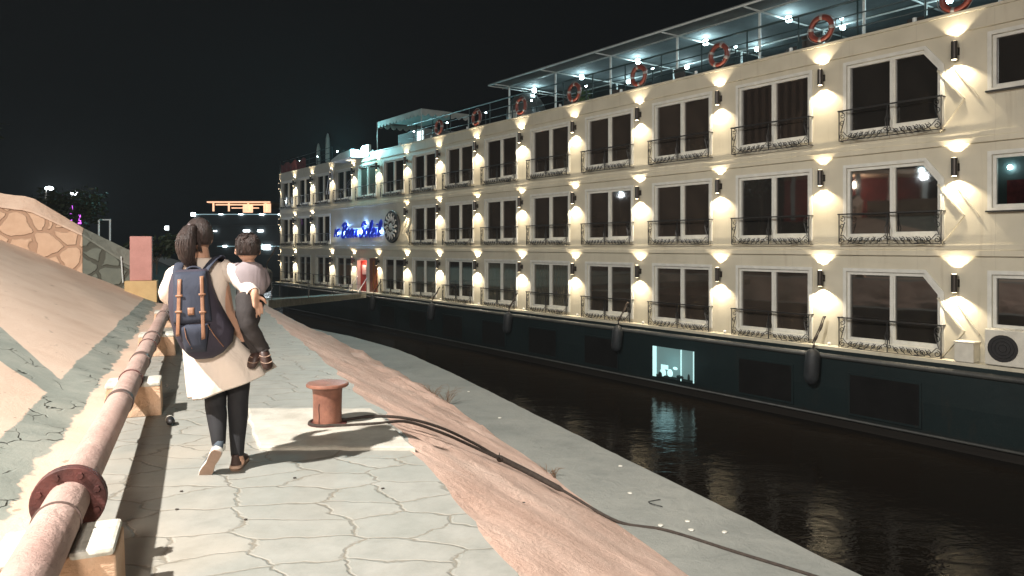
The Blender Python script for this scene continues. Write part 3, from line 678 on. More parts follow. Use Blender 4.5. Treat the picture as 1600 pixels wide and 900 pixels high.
def rail_mesh():
    b_ = MB(); hw = 1.25; zt, zb = .47, -.30; y = .20; r_ = .011
    def T(pts, r=r_, n=5): b_.tube(pts, r, n)
    b_.bar((-hw-.03, y, zt), (hw+.03, y, zt), .055, .032)
    b_.bar((-hw, y, zb), (hw, y, zb), .022, .022)
    for x in (-hw, 0, hw): b_.bar((x, y, zb), (x, y, zt), .022, .022, up=(0, 1, 0))
    for x in (-hw, hw):
        b_.bar((x, 0, zt), (x, y, zt), .03, .025); b_.bar((x, 0, zb), (x, y, zb), .02, .02)
    def spiral(cx, cz, r0, turns, a0, sg=1):
        T([(cx+r0*(1-.75*k/16)*math.cos(a0+sg*turns*2*math.pi*k/16), y, cz+r0*(1-.75*k/16)*math.sin(a0+sg*turns*2*math.pi*k/16)) for k in range(17)])
    for s_ in (-1, 1):
        x = s_*(hw-.09)
        spiral(x, zt-.13, .075, 1.2, R(90), s_); spiral(x, zt-.31, .07, 1.2, R(-90), s_); spiral(x, zb+.10, .08, 1.3, R(90), -s_)
        T([(x-s_*.06, y, zt-.2), (x, y, zt-.42), (x+s_*.05, y, zb+.2)])
        T([(x+s_*.02, y, zb+.22)]+[(x-s_*(.02+.1*k), y, zb+.22*math.exp(-k*.7)+.01) for k in range(6)])
        for i, q in enumerate((.20, .36, .52, .68, .82, .96)):
            spiral(s_*q, zb+.095+(.02 if i % 2 else 0), .062, 1.25, R(90 if i % 2 else 200), 1 if i % 2 else -1)
            T([(s_*(q+.06), y, zb+.02), (s_*(q+.02), y, zb+.06), (s_*(q-.07), y, zb+.17)])
        spiral(s_*.05, zb+.16, .055, 1.0, R(0), s_)
        T([(s_*.05, y, zb+.21), (s_*.045, y, zb+.32), (s_*.06, y, zb+.40), (s_*.02, y, zb+.5), (0, y, zt-.1)])
    return b_
WA = [x.mesh(n_, m_) for x, n_, m_ in zip(window_meshes(0), ('window', 'pane', 'sash'), (M['trim'], M['glass'], M['trim']))]
WC = [x.mesh(n_, m_) for x, n_, m_ in zip(window_meshes(CH), ('window', 'pane', 'sash'), (M['trim'], M['glass'], M['trim']))]
WR = [x.mesh(n_, m_) for x, n_, m_ in zip(window_meshes(0, 1.155, .50, 1.68), ('window', 'pane', 'sash'), (M['trim'], M['glass'], M['trim']))]
def variant(me, mt): m2 = me.copy(); m2.materials[0] = mt; return m2
GV = {'A': [WA[1], variant(WA[1], M['glass_warm']), variant(WA[1], M['curtain_grey']), variant(WA[1], M['curtain_brown'])]}
RAIL = rail_mesh().mesh('balcony_rail', M['rail_black'])
def linkmesh(name, me, loc, parent, sub=None):
    o = bpy.data.objects.new(name, me); COL.objects.link(o); o.parent = parent; o.location = loc; return o
for r_ in range(3):
    for k, c in enumerate(C):
        if has(k, r_) != 'w': continue
        Wm = WC if k == 0 else WA
        w = linkmesh('window', Wm[0], (c, 0, ROW[r_]), ship)
        pm_ = Wm[1]
        if k: pm_ = GV['A'][2 if (r_, k) in ((0, 4), (0, 5), (0, 7), (2, 9)) else (3 if hash1(k, r_+4) > .62 else (1 if hash1(k, r_) > .5 or r_ == 0 else 0))]
        linkmesh('pane', pm_, (0, 0, 0), w); linkmesh('sash', Wm[2], (0, 0, 0), w)
        linkmesh('balcony_rail', RAIL, (c, 0, ROW[r_]), ship)
    w = linkmesh('window', WR[0], (-1.895, 0, ROW[r_]), ship)
    linkmesh('pane', WR[1] if r_ != 1 else variant(WR[1], M['clear']), (0, 0, 0), w); linkmesh('sash', WR[2], (0, 0, 0), w)
    mb = MB(); mb.box(-3.15, -.64, .002, .13, ROW[r_]+.40, ROW[r_]+.435); mb.build('window_sill', M['rail_black'], ship)
# lit cabin behind the right-hand middle window
mb = MB(); y0, y1 = -.23, -1.6; a, b_, c, d = -3.05, -.74, 2.2, 3.6
M['teal_wall'] = pm('teal_cabin_wall', (.05, .09, .09), None, 3, .6)
# (the superstructure core is opaque, so the cabin is a shallow niche)
mb = MB(); mb.quad((a, -.235, c), (b_, -.235, c), (b_, -.235, d), (a, -.235, d)); mb.build('cabin_back', M['teal_wall'], ship)
mb = MB(); mb.box(-2.6, -.95, -.232, -.20, 2.33, 2.92); mb.build('cabin_red_panel', M['red_cloth'], ship)
mb = MB(); mb.ball((-1.02, -.17, 3.20), .05, 10, 6); mb.build('cabin_lamp', M['cool_glow'], ship)

# wall lamps
LT = [3.30+BAY*k for k in range(13)]
lampm = MB(); lampm.lathe([(.062, -.21), (.068, -.205), (.068, .205), (.062, .21)], (0, .17, 0), 14); lampm.box(-.03, .03, .0, .11, -.05, .05); lampm.box(-.05, .05, .001, .02, -.09, .09)
LM = lampm.mesh('wall_lamp', M['lamp_metal'])
gm = MB(); gm.lathe([(.05, .2105), (.05, .214), (.01, .215)], (0, .17, 0), 12); gm.lathe([(.05, -.2105), (.05, -.214), (.01, -.215)], (0, .17, 0), 12)
GMm = gm.mesh('lamp_glass', M['lamp_glow'])
SDN, SUP = [], []
for i_, (k_, c_) in enumerate(((1.0, (1, .83, .60)), (.72, (1, .80, .54)), (1.25, (1, .86, .66)), (.9, (1, .84, .62)))):
    d_ = bpy.data.lights.new('wall_lamp_beam', 'SPOT'); d_.energy = 185*k_; d_.color = c_; d_.spot_size = R(122); d_.spot_blend = .45; d_.shadow_soft_size = .03; SDN.append(d_)
    d_ = bpy.data.lights.new('wall_lamp_beam_up', 'SPOT'); d_.energy = 92*k_; d_.color = c_; d_.spot_size = R(98); d_.spot_blend = .35; d_.shadow_soft_size = .03; SUP.append(d_)
def wall_lamp(t, z, y=0):
    o = linkmesh('wall_lamp', LM, (t, y, z), ship); linkmesh('lamp_glass', GMm, (0, 0, 0), o)
    v_ = int(hash1(round(t*7), round(z*3))*4)
    for dat, zz, rx in ((SDN[v_], -.222, 0), (SUP[v_], .222, math.pi)):
        s_ = bpy.data.objects.new('lamp_beam', dat); COL.objects.link(s_); s_.parent = o; s_.location = (0, .17, zz)
        s_.rotation_euler = (rx + (R(-4+3*(hash1(round(t*5), 2)-.5)) if rx == 0 else R(6)), 0, 0)
for r_ in range(3):
    for k, t in enumerate([-.02]+LT):
        if r_ == 1 and 9 <= k <= 11: continue
        if r_ == 0 and k == 12: continue
        wall_lamp(t, ROW[r_]+1.465)
    wall_lamp(E1+.08, ROW[r_]+1.465, -.09)
# small pier panel under each lamp to frame the light: fluted strips
# deck-edge bullet lights at the foot of the piers
for k, t in enumerate([-.02]+LT[:7]):
    mb = MB(); mb.ball((t-.22, .10, -1.12), .05, 10, 6); mb.build('deck_stud', M['white_band'], ship, smooth=True)

# door
dr = MB(); dr.quad((30.3, -.215, -1.19), (33.15, -.215, -1.19), (33.15, -.215, .78), (30.3, -.215, .78)); 
M['red_lobby'] = pm('red_lobby_wall', (.5, .05, .035), (.3, .03, .03), 1.5, .5)
dr.build('door_recess', M['red_lobby'], ship)
mb = MB(); mb.box(30.35, 31.65, -.2, -.12, -1.18, .74); d1 = mb.build('entrance_door', M['wood_red'], ship)
mb = MB()
for x in (30.7, 31.1): mb.box(x-.04, x+.04, -.119, -.09, -1.0, .6)
mb.build('door_strip', M['gold'], d1)
mb = MB(); mb.box(31.68, 31.80, -.2, .02, -1.18, .77); mb.box(33.05, 33.15, -.2, .02, -1.18, .77); mb.box(31.81, 33.04, -.2, .02, .62, .77); mb.build('door_frame', M['trim'], ship)
mb = MB(); mb.box(32.1, 32.75, -.21, -.17, -.2, .35); mb.build('lobby_picture', M['white_band'], ship)
light('POINT', 'lobby_light', (32.4, .05, .45), 25, (1, .35, .25), .05, ship)
# stair hand rails at the door
mb = MB()
for t in (31.5, 32.9):
    mb = MB(); mb.tube([(t, .1, -.9), (t, .1, -.35), (t-.5, .9, -1.15)], .02, 6); mb.build('door_hand_rail', M['white_pole'], ship)

# sign
M['blue_sign'] = em('blue_sign_letters', (.004, .018, .30), .45)
M['sign_halo'] = em('blue_led_strip', (.25, .45, 1), 2.5)
G = {
 'B': (.78, [[(.12, 0), (.2, .5), (.3, 1)], [(.02, .82), (.15, .97), (.45, 1.02), (.68, .88), (.6, .62), (.3, .53)], [(.3, .53), (.66, .48), (.72, .22), (.5, 0), (.22, -.02), (.02, .1)]]),
 'e': (.46, [[(.02, .25), (.2, .28), (.36, .42), (.28, .55), (.12, .48), (.04, .22), (.12, .02), (.28, .0), (.44, .16)]]),
 'a': (.52, [[(.40, .48), (.24, .56), (.06, .38), (.04, .12), (.16, 0), (.32, .14), (.42, .52)], [(.42, .54), (.38, .2), (.42, .02), (.54, .1)]]),
 'u': (.54, [[(.02, .52), (.02, .2), (.12, .0), (.28, .08), (.40, .5)], [(.42, .54), (.38, .2), (.44, .02), (.56, .1)]]),
 'S': (.72, [[(.72, .84), (.56, 1.02), (.32, .96), (.22, .74), (.42, .54), (.52, .3), (.38, .04), (.12, -.02), (-.02, .16)]]),
 'o': (.48, [[(.22, .56), (.04, .38), (.04, .1), (.2, 0), (.38, .14), (.38, .42), (.22, .56), (.3, .5), (.5, .52)]]),
 'l': (.34, [[(.02, .16), (.2, .5), (.32, .9), (.24, 1.06), (.12, .8), (.08, .2), (.16, 0), (.34, .12)]]),
 'i': (.28, [[(.10, .54), (.06, .2), (.12, 0), (.28, .1)], [(.12, .78), (.15, .82)]]),
 'M': (.75, [[(0, 0), (.12, 1)], [(.12, 1), (.35, .3)], [(.35, .3), (.66, 1)], [(.66, 1), (.68, 0)]]),
 '.': (.2, [[(.05, .0), (.1, .03)]]),
 's': (.5, [[(.5, .84), (.36, 1.0), (.15, .9), (.16, .7), (.38, .5), (.42, .2), (.25, 0), (0, .12)]]),
}
sg = empty('name_sign', (0, 0, 0)); sg.parent = ship
def text(s_, t0, z0, h, sw, slant=.22, sp=.06):
    x = 0
    for ch in s_:
        if ch == ' ': x += .34; continue
        adv, strokes = G[ch]; mb = MB()
        for st in strokes:
            P = cr([(p[0], 0, p[1]) for p in st], 6)
            P = [Vector((t0-(x+p.x+slant*p.z)*h*1.13, .17, z0+p.z*h)) for p in P]
            mb.tube(P, [(.055, sw)]*len(P) if False else sw, 6)
        o = mb.build('sign_letter', M['blue_sign'], sg, smooth=True)
        x += adv+sp
    return x
text('Beau Soleil', 35.05, 2.02, .82, .072)
text('Ms', 36.15, 2.04, .50, .045)
for t, z in [(34.9+.0-.62*k, 2.30) for k in range(9)]+[(34.7, 2.75), (31.9, 2.8), (36.0, 2.3)]:
    light('POINT', 'sign_halo_light', (t, .08, z), 26, (.24, .46, 1), .03, ship)
mb = MB()
mb.bar((35.0, .03, 2.06), (29.8, .03, 2.06), .03, .03); mb.bar((35.0, .03, 2.5), (29.8, .03, 2.5), .03, .03); mb.build('led_strip', M['sign_halo'], sg)
eb = empty('sun_emblem', (28.45, 0, 2.52)); eb.parent = ship
mm = Matrix.Rotation(R(-90), 3, 'X')
mb = MB(); mb.lathe([(.01, .001), (.88, .001), (.9, .05), (.86, .12), (.01, .121)], (0, 0, 0), 40, mm); mb.build('emblem_disc', M['black'], eb)
mb = MB(); mb.lathe([(.21, .13), (.18, .16), (.01, .165)], (0, 0, 0), 20, mm)
for k in range(14):
    a = 2*math.pi*k/14
    P = []
    for j in range(7):
        q = j/6; rr = .30+.42*q; aa = a+.12*math.sin(q*6.3); P.append((rr*math.cos(aa), .15, rr*math.sin(aa)))
    mb.tube(P, [.02+.03*math.sin(math.pi*min(1, (j+.6)/6.6)) for j in range(7)], 6)
mb.build('emblem_sun', M['white_band'], eb, smooth=True)

# hull
hp = [(-14, .38), (44.0, .38), (45.8, .2), (47.0, -.5), (48.3, -2), (49, -5), (48.6, -9), (46, -13.6), (-14, -13.6)]
mb = MB(); mb.rings([[(p[0]-(z+3.2)*0, p[1]-(.0 if z > -3 else .06), z) for p in hp] for z in (-4.2, -3.15, -2.2, -1.24)])
mb.build('hull', M['hull'], ship)
mb = MB(); hp2 = [(p[0], p[1]) for p in hp[:5]]
mb.tube([(p[0], p[1]+.02, -1.40) for p in hp2], .07, 8); mb.tube([(p[0], p[1]+.0, -2.95) for p in hp2], .035, 6); mb.build('rub_rail', M['hull_rail'], ship, smooth=True)
mb = MB(); mb.box(-14, E1, .0, .36, -1.238, -1.16); mb.build('side_deck', M['white_paint'], ship)
mb = MB(); 
for k in list(range(0, 9)):
    c = C[k]
    if k == 2: continue
    mb2 = MB(); a, b_ = c-.85, c+.85
    mb2.box(a, b_, .381, .395, -2.78, -1.80); h_ = mb2.build('hull_window', M['hull_glass'], ship)
    mb2 = MB(); mb2.box(a-.05, b_+.05, .3815, .40, -1.80, -1.75); mb2.box(a-.05, b_+.05, .3815, .40, -2.83, -2.78); mb2.box(a-.05, a, .3815, .4, -2.78, -1.8); mb2.box(b_, b_+.05, .3815, .4, -2.78, -1.8)
    mb2.build('frame', M['hull'], h_)
# lit galley window
c = C[2]; M['galley'] = em('lit_galley_wall', (.085, .145, .145), .85)
M['galley_white'] = em('lit_white_galley_goods', (.45, .72, .72), .9)
M['galley_dark'] = pm('dark_galley_goods', (.01, .02, .02), None, 5, .5)
mb = MB(); mb.box(c-.85, c+.85, .381, .39, -2.78, -1.80); gw = mb.build('lit_hull_window', M['galley'], ship)
mb = MB(); mb.box(c+.70, c+.85, .391, .42, -2.78, -1.8); mb.box(c-.36, c-.33, .391, .42, -2.78, -1.8); mb.box(c-.85, c-.82, .391, .41, -2.78, -1.8); mb.build('galley_post', M['galley_white'], gw)
mb = MB(); mb.ball((c+.42, .40, -2.62), (.13, .02, .14), 10, 6); mb.ball((c+.12, .40, -2.60), (.12, .02, .13), 10, 6); mb.box(c+.2, c+.5, .391, .405, -2.5, -2.36); mb.ball((c-.1, .40, -2.42), (.1, .02, .05), 10, 6); mb.build('galley_crockery', M['galley_white'], gw)
mb = MB(); mb.box(c-.82, c+.7, .391, .41, -2.78, -2.70); mb.ball((c+.52, .41, -2.68), (.09, .02, .08), 10, 6); mb.ball((c-.3, .41, -2.66), (.15, .02, .06), 10, 6); mb.ball((c-.65, .41, -2.64), (.05, .02, .12), 10, 6); mb.build('galley_counter', M['galley_dark'], gw)
light('POINT', 'galley_spill_light', (c, .75, -2.3), 6, (.5, .95, 1), .3, ship)

# air conditioners and box at the right
def ac(t0, t1):
    r0 = MB(); r0.box(t0, t1, .06, .36, -1.14, -.36); a_ = r0.build('air_conditioner', M['ac_white'], ship, bevel=.02)
    f = MB(); cx = t1-.36; f.lathe([(.01, .362), (.29, .362), (.29, .372), (.01, .373)], (cx, 0, -.76), 28, Matrix.Rotation(R(-90), 3, 'X')); f.build('fan', M['black'], a_)
    g = MB()
    for q in (.08, .15, .22, .29): g.tube([(cx+q*math.cos(2*math.pi*i/24), .38, -.76+q*math.sin(2*math.pi*i/24)) for i in range(25)], .004, 4)
    g.build('fan_guard', M['rail_black'], a_)
ac(-1.60, -.72); ac(-3.2, -2.1)
mb = MB(); mb.box(-.50, -.10, .02, .36, -1.15, -.72); mb.box(-.52, -.08, .02, .38, -.72, -.69); mb.build('service_box', M['ac_white'], ship, bevel=.01)
mb = MB(); mb.tube([(-1.82, .25, -.3), (-1.82, .3, -1.0), (-1.9, .38, -1.15)], .05, 8); mb.tube([(-1.62, .2, -.5), (-1.75, .2, -.45), (-1.82, .2, -.35)], .03, 8); mb.build('drain_pipe', M['ac_white'], ship, smooth=True)

# sun deck
mb = MB(); mb.box(-12, E1, -12.8, -.23, 6.402, 6.46); mb.build('sun_deck', M['canopy'], ship)
mb = MB()
ts = [-6+1.6775*i for i in range(0, 20)]
for z in (7.10, 7.45): mb.tube([(-8, -.04, z), (E1-20, -.04, z)], .018, 6)
mb.tube([(-8, -.04, 7.80), (E1-20, -.04, 7.80)], .032, 8)
for t in ts: mb.tube([(t, -.04, 6.84), (t, -.04, 7.8)], .024, 6)
for z in (7.10, 7.45, 7.80): mb.tube([(37, -.04, z), (E1+.3, -.3, z)], .018, 6)
for t in (37, 39, 41, 43, 45, 46.9): mb.tube([(t, -.04, 6.84), (t, -.04, 7.8)], .02, 6)
mb.build('deck_railing', M['deck_green'], ship, smooth=True)
mb = MB()
for i in range(-4, 10): mb.tube([(1.0+3.355*i*1.0, -.12, 6.84), (1.0+3.355*i, -.12, 7.0)], .05, 8)
mb.build('rail_foot', M['white_pole'], ship)
# canopy
cz = 8.92
PT = [3.06+3.36*k for k in range(-3, 6)]
mb = MB(); n = 30
for a in range(n+1):
    t = 20.4-(28.4)*a/n
    for q in range(9):
        d = .8+8.4*q/8; sagz = -.03*math.sin(math.pi*((t-3.06)/3.36 % 1))-.02*math.sin(q*1.7)
        mb.v.append((t, -d, cz+sagz*(1 if 0 < q < 8 else .3)))
for a in range(n):
    for q in range(8): mb.f.append((a*9+q, a*9+q+1, (a+1)*9+q+1, (a+1)*9+q)); mb.mi.append(0)
cp = mb.build('canopy', M['canopy'], ship, smooth=True)
md = cp.modifiers.new('thick', 'SOLIDIFY'); md.thickness = .02; md.offset = 1
mb = MB(); mb.tube([(20.4, -.8, cz-.05), (-8, -.8, cz-.05)], .035, 8); mb.tube([(20.4, -1.6, cz-.09), (-8, -1.6, cz-.09)], .03, 8); mb.tube([(20.4, -5, cz-.09), (-8, -5, cz-.09)], .03, 8)
for t in PT+[20.3]: mb.tube([(t, -.8, cz-.08), (t, -9.1, cz-.08)], .03, 8)
mb.build('canopy_beam', M['white_pole'], cp, smooth=True)
for t in PT:
    mb = MB(); mb.tube([(t, -1.6, 6.46), (t, -1.6, cz-.1)], .045, 10); mb.build('canopy_post', M['white_pole'], cp, smooth=True)
    mb = MB(); mb.tube([(t, -5.2, 6.46), (t, -5.2, cz-.1)], .045, 10); mb.build('canopy_post', M['white_pole'], cp, smooth=True)
for i, t in enumerate([19.4-3.32*k for k in range(0, 8)]):
    for d in ((2.7, 5.0) if i % 1 == 0 else (2.7,)):
        if d == 5.0 and i in (0,): continue
        mb = MB(); mb.ball((t-(.5 if d > 3 else 0), -d, cz-.20), .11 if d < 3 else .085, 12, 8); mb.build('deck_lamp', M['cool_glow'], ship, smooth=True)
        light('POINT', 'deck_lamp_light', (t-(.5 if d > 3 else 0), -d, cz-.36), 34 if d < 3 else 22, (.62, .92, 1), .08, ship)
# small white lamps on the deck railing beside each lifebuoy
for k in range(0, 13):
    if 8 <= k <= 9: continue
    t = 3.3+BAY*k-.42
    mb = MB(); mb.tube([(t, -.15, 6.84), (t, -.15, 7.38)], .02, 6); mb.build('rail_lamp_post', M['deck_green'], ship)
    mb = MB(); mb.ball((t, -.15, 7.46), .042, 10, 6); mb.build('rail_lamp', M['cool_glow'], ship, smooth=True)

def SH(t, y, z):
    c, s_ = math.cos(TH), math.sin(TH); return (10.27+t*c-y*s_, 17+t*s_+y*c, z)
# lifebuoys
lb = empty('lifebuoy', SH(3.35, .03, 7.27), TH)
mb = MB(); Rr, rr = .30, .075
def arc(a0, a1, r_, n=12): return [(Rr*math.cos(a0+(a1-a0)*i/n), 0, Rr*math.sin(a0+(a1-a0)*i/n)) for i in range(n+1)]
mb.tube(arc(0, 2*math.pi, rr, 40), rr, 12, cap=False); mb.build('ring', M['orange_ring'], lb, smooth=True)
for k in range(4):
    a = math.pi/4+k*math.pi/2; mb = MB(); mb.tube(arc(a-.13, a+.13, rr, 4), rr+.005, 12); mb.build('white_band', M['dull_band'], lb, smooth=True)
mb = MB(); mb.tube([((.40+.02*math.sin(i*math.pi/5))*math.cos(2*math.pi*i/40), 0, (.40+.02*math.sin(i*math.pi/5))*math.sin(2*math.pi*i/40)) for i in range(41)], .009, 5); mb.build('grab_rope', M['dull_band'], lb, smooth=True)
kids(lb)
where = ['above the first wall pier left of the chamfered windows', 'second one in from the right end of the canopy edge', 'third one, beneath the middle canopy lamps', 'by the small deck plant', 'just left of the last canopy post', 'in front of the round dark dome', 'right of the scalloped tent']
for k in range(-1, 7):
    o = lb if k == -1 else copy_tree(lb)
    o.location = SH(3.35+BAY*k, .03, 7.27 if k >= 0 else 7.2); o.rotation_euler = (0, R(hash1(k, 3)*70), TH)
    tag(o, 'orange lifebuoy on the rail, ' + (where[k] if k >= 0 else 'cut by the top right of the view'), 'lifebuoy', 'lifebuoys along the deck rail')

# fenders
fd = empty('ship_fender', SH(2.6, .6, -1.5), TH)
mb = MB(); mb.lathe([(.02, .42), (.05, .40), (.15, .33), (.19, .2), (.19, -.35), (.15, -.48), (.05, -.54), (.02, -.55)], n=16); mb.build('fender_body', M['black_rubber'], fd, smooth=True)
mb = MB(); P = cr([(0, 0, .4), (-.03, -.02, .62), (-.08, -.14, .9), (-.10, -.30, 1.25)], 5); mb.tube(P, [.022+.012*math.sin(i*1.3) for i in range(len(P))], 7); mb.tube([(p[0]+.045, p[1], p[2]) for p in P[3:]], .016, 6); mb.build('fender_rope', M['rope'], fd, smooth=True)
kids(fd)
fl_ = [(3.25, 'largest in view, under the lamp pier left of the chamfered window'), (10.5, 'right of the ninth balcony, with its rope leaning right'), (16.9, 'middle one, above the dark hull near the white pipe box'), (23.2, 'small one near the ship entrance side'), (29.7, 'beside the red doorway')]
for i, (t, lab) in enumerate(fl_):
    o = fd if i == 0 else copy_tree(fd); s_ = 1 if i == 0 else .95
    o.location = SH(t, .62, -1.62); o.scale = (s_, s_, s_); o.rotation_euler = (0, R(-4-3*i), TH)
    tag(o, 'black hull fender, ' + lab, 'fender', 'fenders hanging on the hull')
o = copy_tree(fd); o.location = SH(46.3, 1.2, -.9); o.scale = (2.2, 2.2, 1.9); tag(o, 'big dark fender hanging at the bow, left of all the windows', 'fender', 'fenders hanging on the hull')

# gangway
GA, GB = Vector((-7.72, 21.6, -.20)), Vector(SH(31.9, .45, -1.32))
gd = (GB-GA); gl = gd.length; gw_ = empty('gangway', GA, 0)
gw_.rotation_euler = gd.to_track_quat('Y', 'Z').to_euler()
tag(gw_, 'long grey boarded gangway from the quay to the red ship door', 'gangway')
mb = MB()
for i in range(int(gl/.3)): mb.box(-.48, .48, i*.3+.005, i*.3+.295, .02, .05)
mb.build('boards', M['gangway'], gw_)
mb = MB(); mb.box(-.56, -.485, 0, gl, -.18, .07); mb.box(.485, .56, 0, gl, -.18, .07); mb.build('side_beam', M['gangway'], gw_)
mb = MB()
for s_ in (-.52, .52):
    for q in range(5): mb.tube([(s_, .5+q*(gl-1)/4, .05), (s_, .5+q*(gl-1)/4, .62)], .012, 6)
    mb.tube([(s_, .5, .6), (s_, gl/3, .52), (s_, gl*.66, .52), (s_, gl-.5, .6)], .007, 5)
mb.build('hand_line', M['rail_black'], gw_)

# forward deck: scalloped tent, folded parasols, floodlight, hoist, cabin
tn = empty('deck_tent', SH(0, 0, 0), TH); tag(tn, 'white canvas deck tent with a scalloped valance near the floodlight', 'tent')
mb = MB(); t0, t1, d0, d1 = 26.0, 31.2, .4, 3.3; zc = 8.62
mb.add([(t0, -d0, zc), (t1, -d0, zc-.02), (t1, -d1, zc), (t0, -d1, zc), ((t0+t1)/2, -(d0+d1)/2, zc+.35)], [(0, 1, 4), (1, 2, 4), (2, 3, 4), (3, 0, 4)])
def valance(p, q, n):
    for i in range(n):
        a = [p[j]+(q[j]-p[j])*i/n for j in range(2)]; b_ = [p[j]+(q[j]-p[j])*(i+1)/n for j in range(2)]; c_ = [(a[j]+b_[j])/2 for j in range(2)]
        mb.add([(a[0], a[1], zc), (b_[0], b_[1], zc), (b_[0], b_[1], zc-.2), ((b_[0]+c_[0])/2, (b_[1]+c_[1])/2, zc-.33), (c_[0], c_[1], zc-.37), ((a[0]+c_[0])/2, (a[1]+c_[1])/2, zc-.33), (a[0], a[1], zc-.2)], [(0, 1, 2, 3, 4, 5, 6)])
valance((t0, -d0), (t1, -d0), 13); valance((t0, -d0), (t0, -d1), 7); valance((t1, -d0), (t1, -d1), 7)
M['canvas'] = pm('off_white_canvas', (.42, .45, .42), (.32, .35, .33), 2, .85, .3, 10)
cv = mb.build('canvas', M['canvas'], tn); md = cv.modifiers.new('t', 'SOLIDIFY'); md.thickness = .01
for t, d in ((t0, d0), (t1, d0), (t0, d1), (t1, d1)): MB().tube([(t, -d, 6.46), (t, -d, zc)], .03, 8).build('tent_pole', M['white_pole'], tn, smooth=True)
light('POINT', 'tent_lamp_light', (27.6, -1.2, 7.6), 14, (.6, .95, 1), .06, ship)
mb = MB(); mb.ball((27.6, -.9, 7.55), .07, 10, 6); mb.build('deck_lamp', M['cool_glow'], ship, smooth=True)
cb = empty('bar_cabin', SH(0, 0, 0), TH); tag(cb, 'small grey bar cabin with a bright white hatch under the deck tent', 'cabin')
MB().box(26.2, 29.2, -2.6, -.7, 6.47, 7.65).build('cabin_wall', pm('grey_cabin_boards', (.22, .24, .23), (.13, .15, .15), 4, .7, sx=(1, 1, 8)), cb)
mb = MB(); mb.box(26.35, 26.95, -.699, -.66, 6.6, 7.55); mb.build('lit_hatch', em('lit_white_hatch', (.8, .95, .95), 2.2), cb)
def parasol(t, d, h, lab):
    p = empty('folded_parasol', SH(t, -d, 6.46), TH); tag(p, lab, 'parasol', 'folded parasols on the bow deck')
    MB().tube([(0, 0, 0), (0, 0, h)], .03, 8).build('pole', M['white_pole'], p)
    mb = MB(); mb.lathe([(.05, .75), (.16, .8), (.17, 1.2), (.13, h-.35), (.06, h-.05), (.01, h)], n=12); mb.build('folded_cloth', M['canvas'], p, smooth=True)
parasol(40.6, 1.2, 2.75, 'taller folded grey parasol on the bow deck'); parasol(42.3, 1.2, 2.25, 'shorter folded grey parasol nearer the bow tip')
fdl = empty('deck_floodlight', SH(31.7, .15, 6.95), TH); tag(fdl, 'glaring cyan white floodlight on the ship rail above its name', 'floodlight')
MB().box(-.42, .42, -.20, -.02, -.34, .36).build('housing', M['white_pole'], fdl, bevel=.02)
mb = MB(); mb.ball((0, .06, .02), (.36, .10, .30), 16, 10); mb.build('lens', M['flood_glow'], fdl, smooth=True)
light('POINT', 'deck_floodlight_spill_light', SH(31.7, .8, 7.1), 420, (.38, .92, 1), .2)
light('SPOT', 'deck_floodlight_light', SH(31.7, .35, 7.0), 2600, (.30, .90, 1), .25, rot=(R(90), 0, TH), spot=172, blend=.4)
ho = empty('hoist_arm', SH(33.4, 0, 0), TH); tag(ho, 'white hoist arm with ropes reaching over the ship side by the floodlight', 'hoist')
mb = MB(); mb.prism([(-1.3, 6.62), (1.6, 6.55), (1.7, 6.68), (.3, 6.98), (-1.3, 7.05)], .10, .85, 'y'); mb.build('arm', M['white_pole'], ho, bevel=.02)
mb = MB()
for a in (0, .35, .6): mb.tube([(1.5-a, .9, 6.6), (3.6-a, .35, 4.75)], .016, 5)
mb.build('hoist_rope', M['white_band'], ho)
dm = empty('round_dome', SH(19.9, -2.6, 6.46), TH); tag(dm, 'dark round dome on the sun deck left of the canopy', 'dome')
mb = MB(); mb.ball((0, 0, 1.15), (.95, .95, 1.05), 22, 12); mb.build('dome_shell', pm('dark_dome_plastic', (.05, .052, .05), None, 3, .35), dm, smooth=True)
mb = MB(); mb.box(-.5, .1, .9, .96, .4, 1.25); mb.build('dome_panel', M['canvas'], dm)
rc = empty('red_deck_cloth', SH(0, 0, 0), TH); tag(rc, 'dark red cloth tied along the rail at the bow', 'cloth')
mb = MB(); P = [(41.5+.5*i, .03, 7.5+.12*math.sin(i*1.9)) for i in range(11)]
for i in range(10): mb.quad((P[i][0], .02+.05*(i % 2), 6.86), (P[i+1][0], .02+.05*((i+1) % 2), 6.86), P[i+1], P[i])
c_ = mb.build('cloth', M['red_cloth'], rc); c_.modifiers.new('t', 'SOLIDIFY').thickness = .02

# deck furniture under the canopy
M['seat_dark'] = pm('dark_wicker', (.04, .035, .03), (.02, .018, .015), 20, .6)
ch = empty('deck_chair', SH(0, 0, 6.47), TH)
mb = MB(); mb.box(-.26, .26, -.26, .26, .40, .46); mb.build('seat', M['seat_dark'], ch, bevel=.015)
mb = MB(); mb.add([(-.26, -.24, .46), (.26, -.24, .46), (.26, -.34, .95), (-.26, -.34, .95), (-.26, -.29, .46), (.26, -.29, .46), (.26, -.38, .95), (-.26, -.38, .95)], [(0, 1, 2, 3), (7, 6, 5, 4), (0, 3, 7, 4), (1, 5, 6, 2), (3, 2, 6, 7), (0, 4, 5, 1)]); mb.build('backrest', M['seat_dark'], ch)
for sx in (-1, 1):
    for sy in (-1, 1): MB().tube([(sx*.23, sy*.22, 0), (sx*.23, sy*.22, .4)], .02, 6).build('leg', M['white_pole'], ch)
    MB().box(sx*.26-.025, sx*.26+.025, -.26, .24, .62, .66).build('armrest', M['seat_dark'], ch)
kids(ch)
spots = [(12.4, 1.1, 20), (11.2, 1.2, -15), (8.9, 1.1, 170), (7.6, 1.3, 10), (15.0, 1.2, 60), (5.4, 1.2, -20), (4.2, 1.1, 190), (1.6, 1.2, 0)]
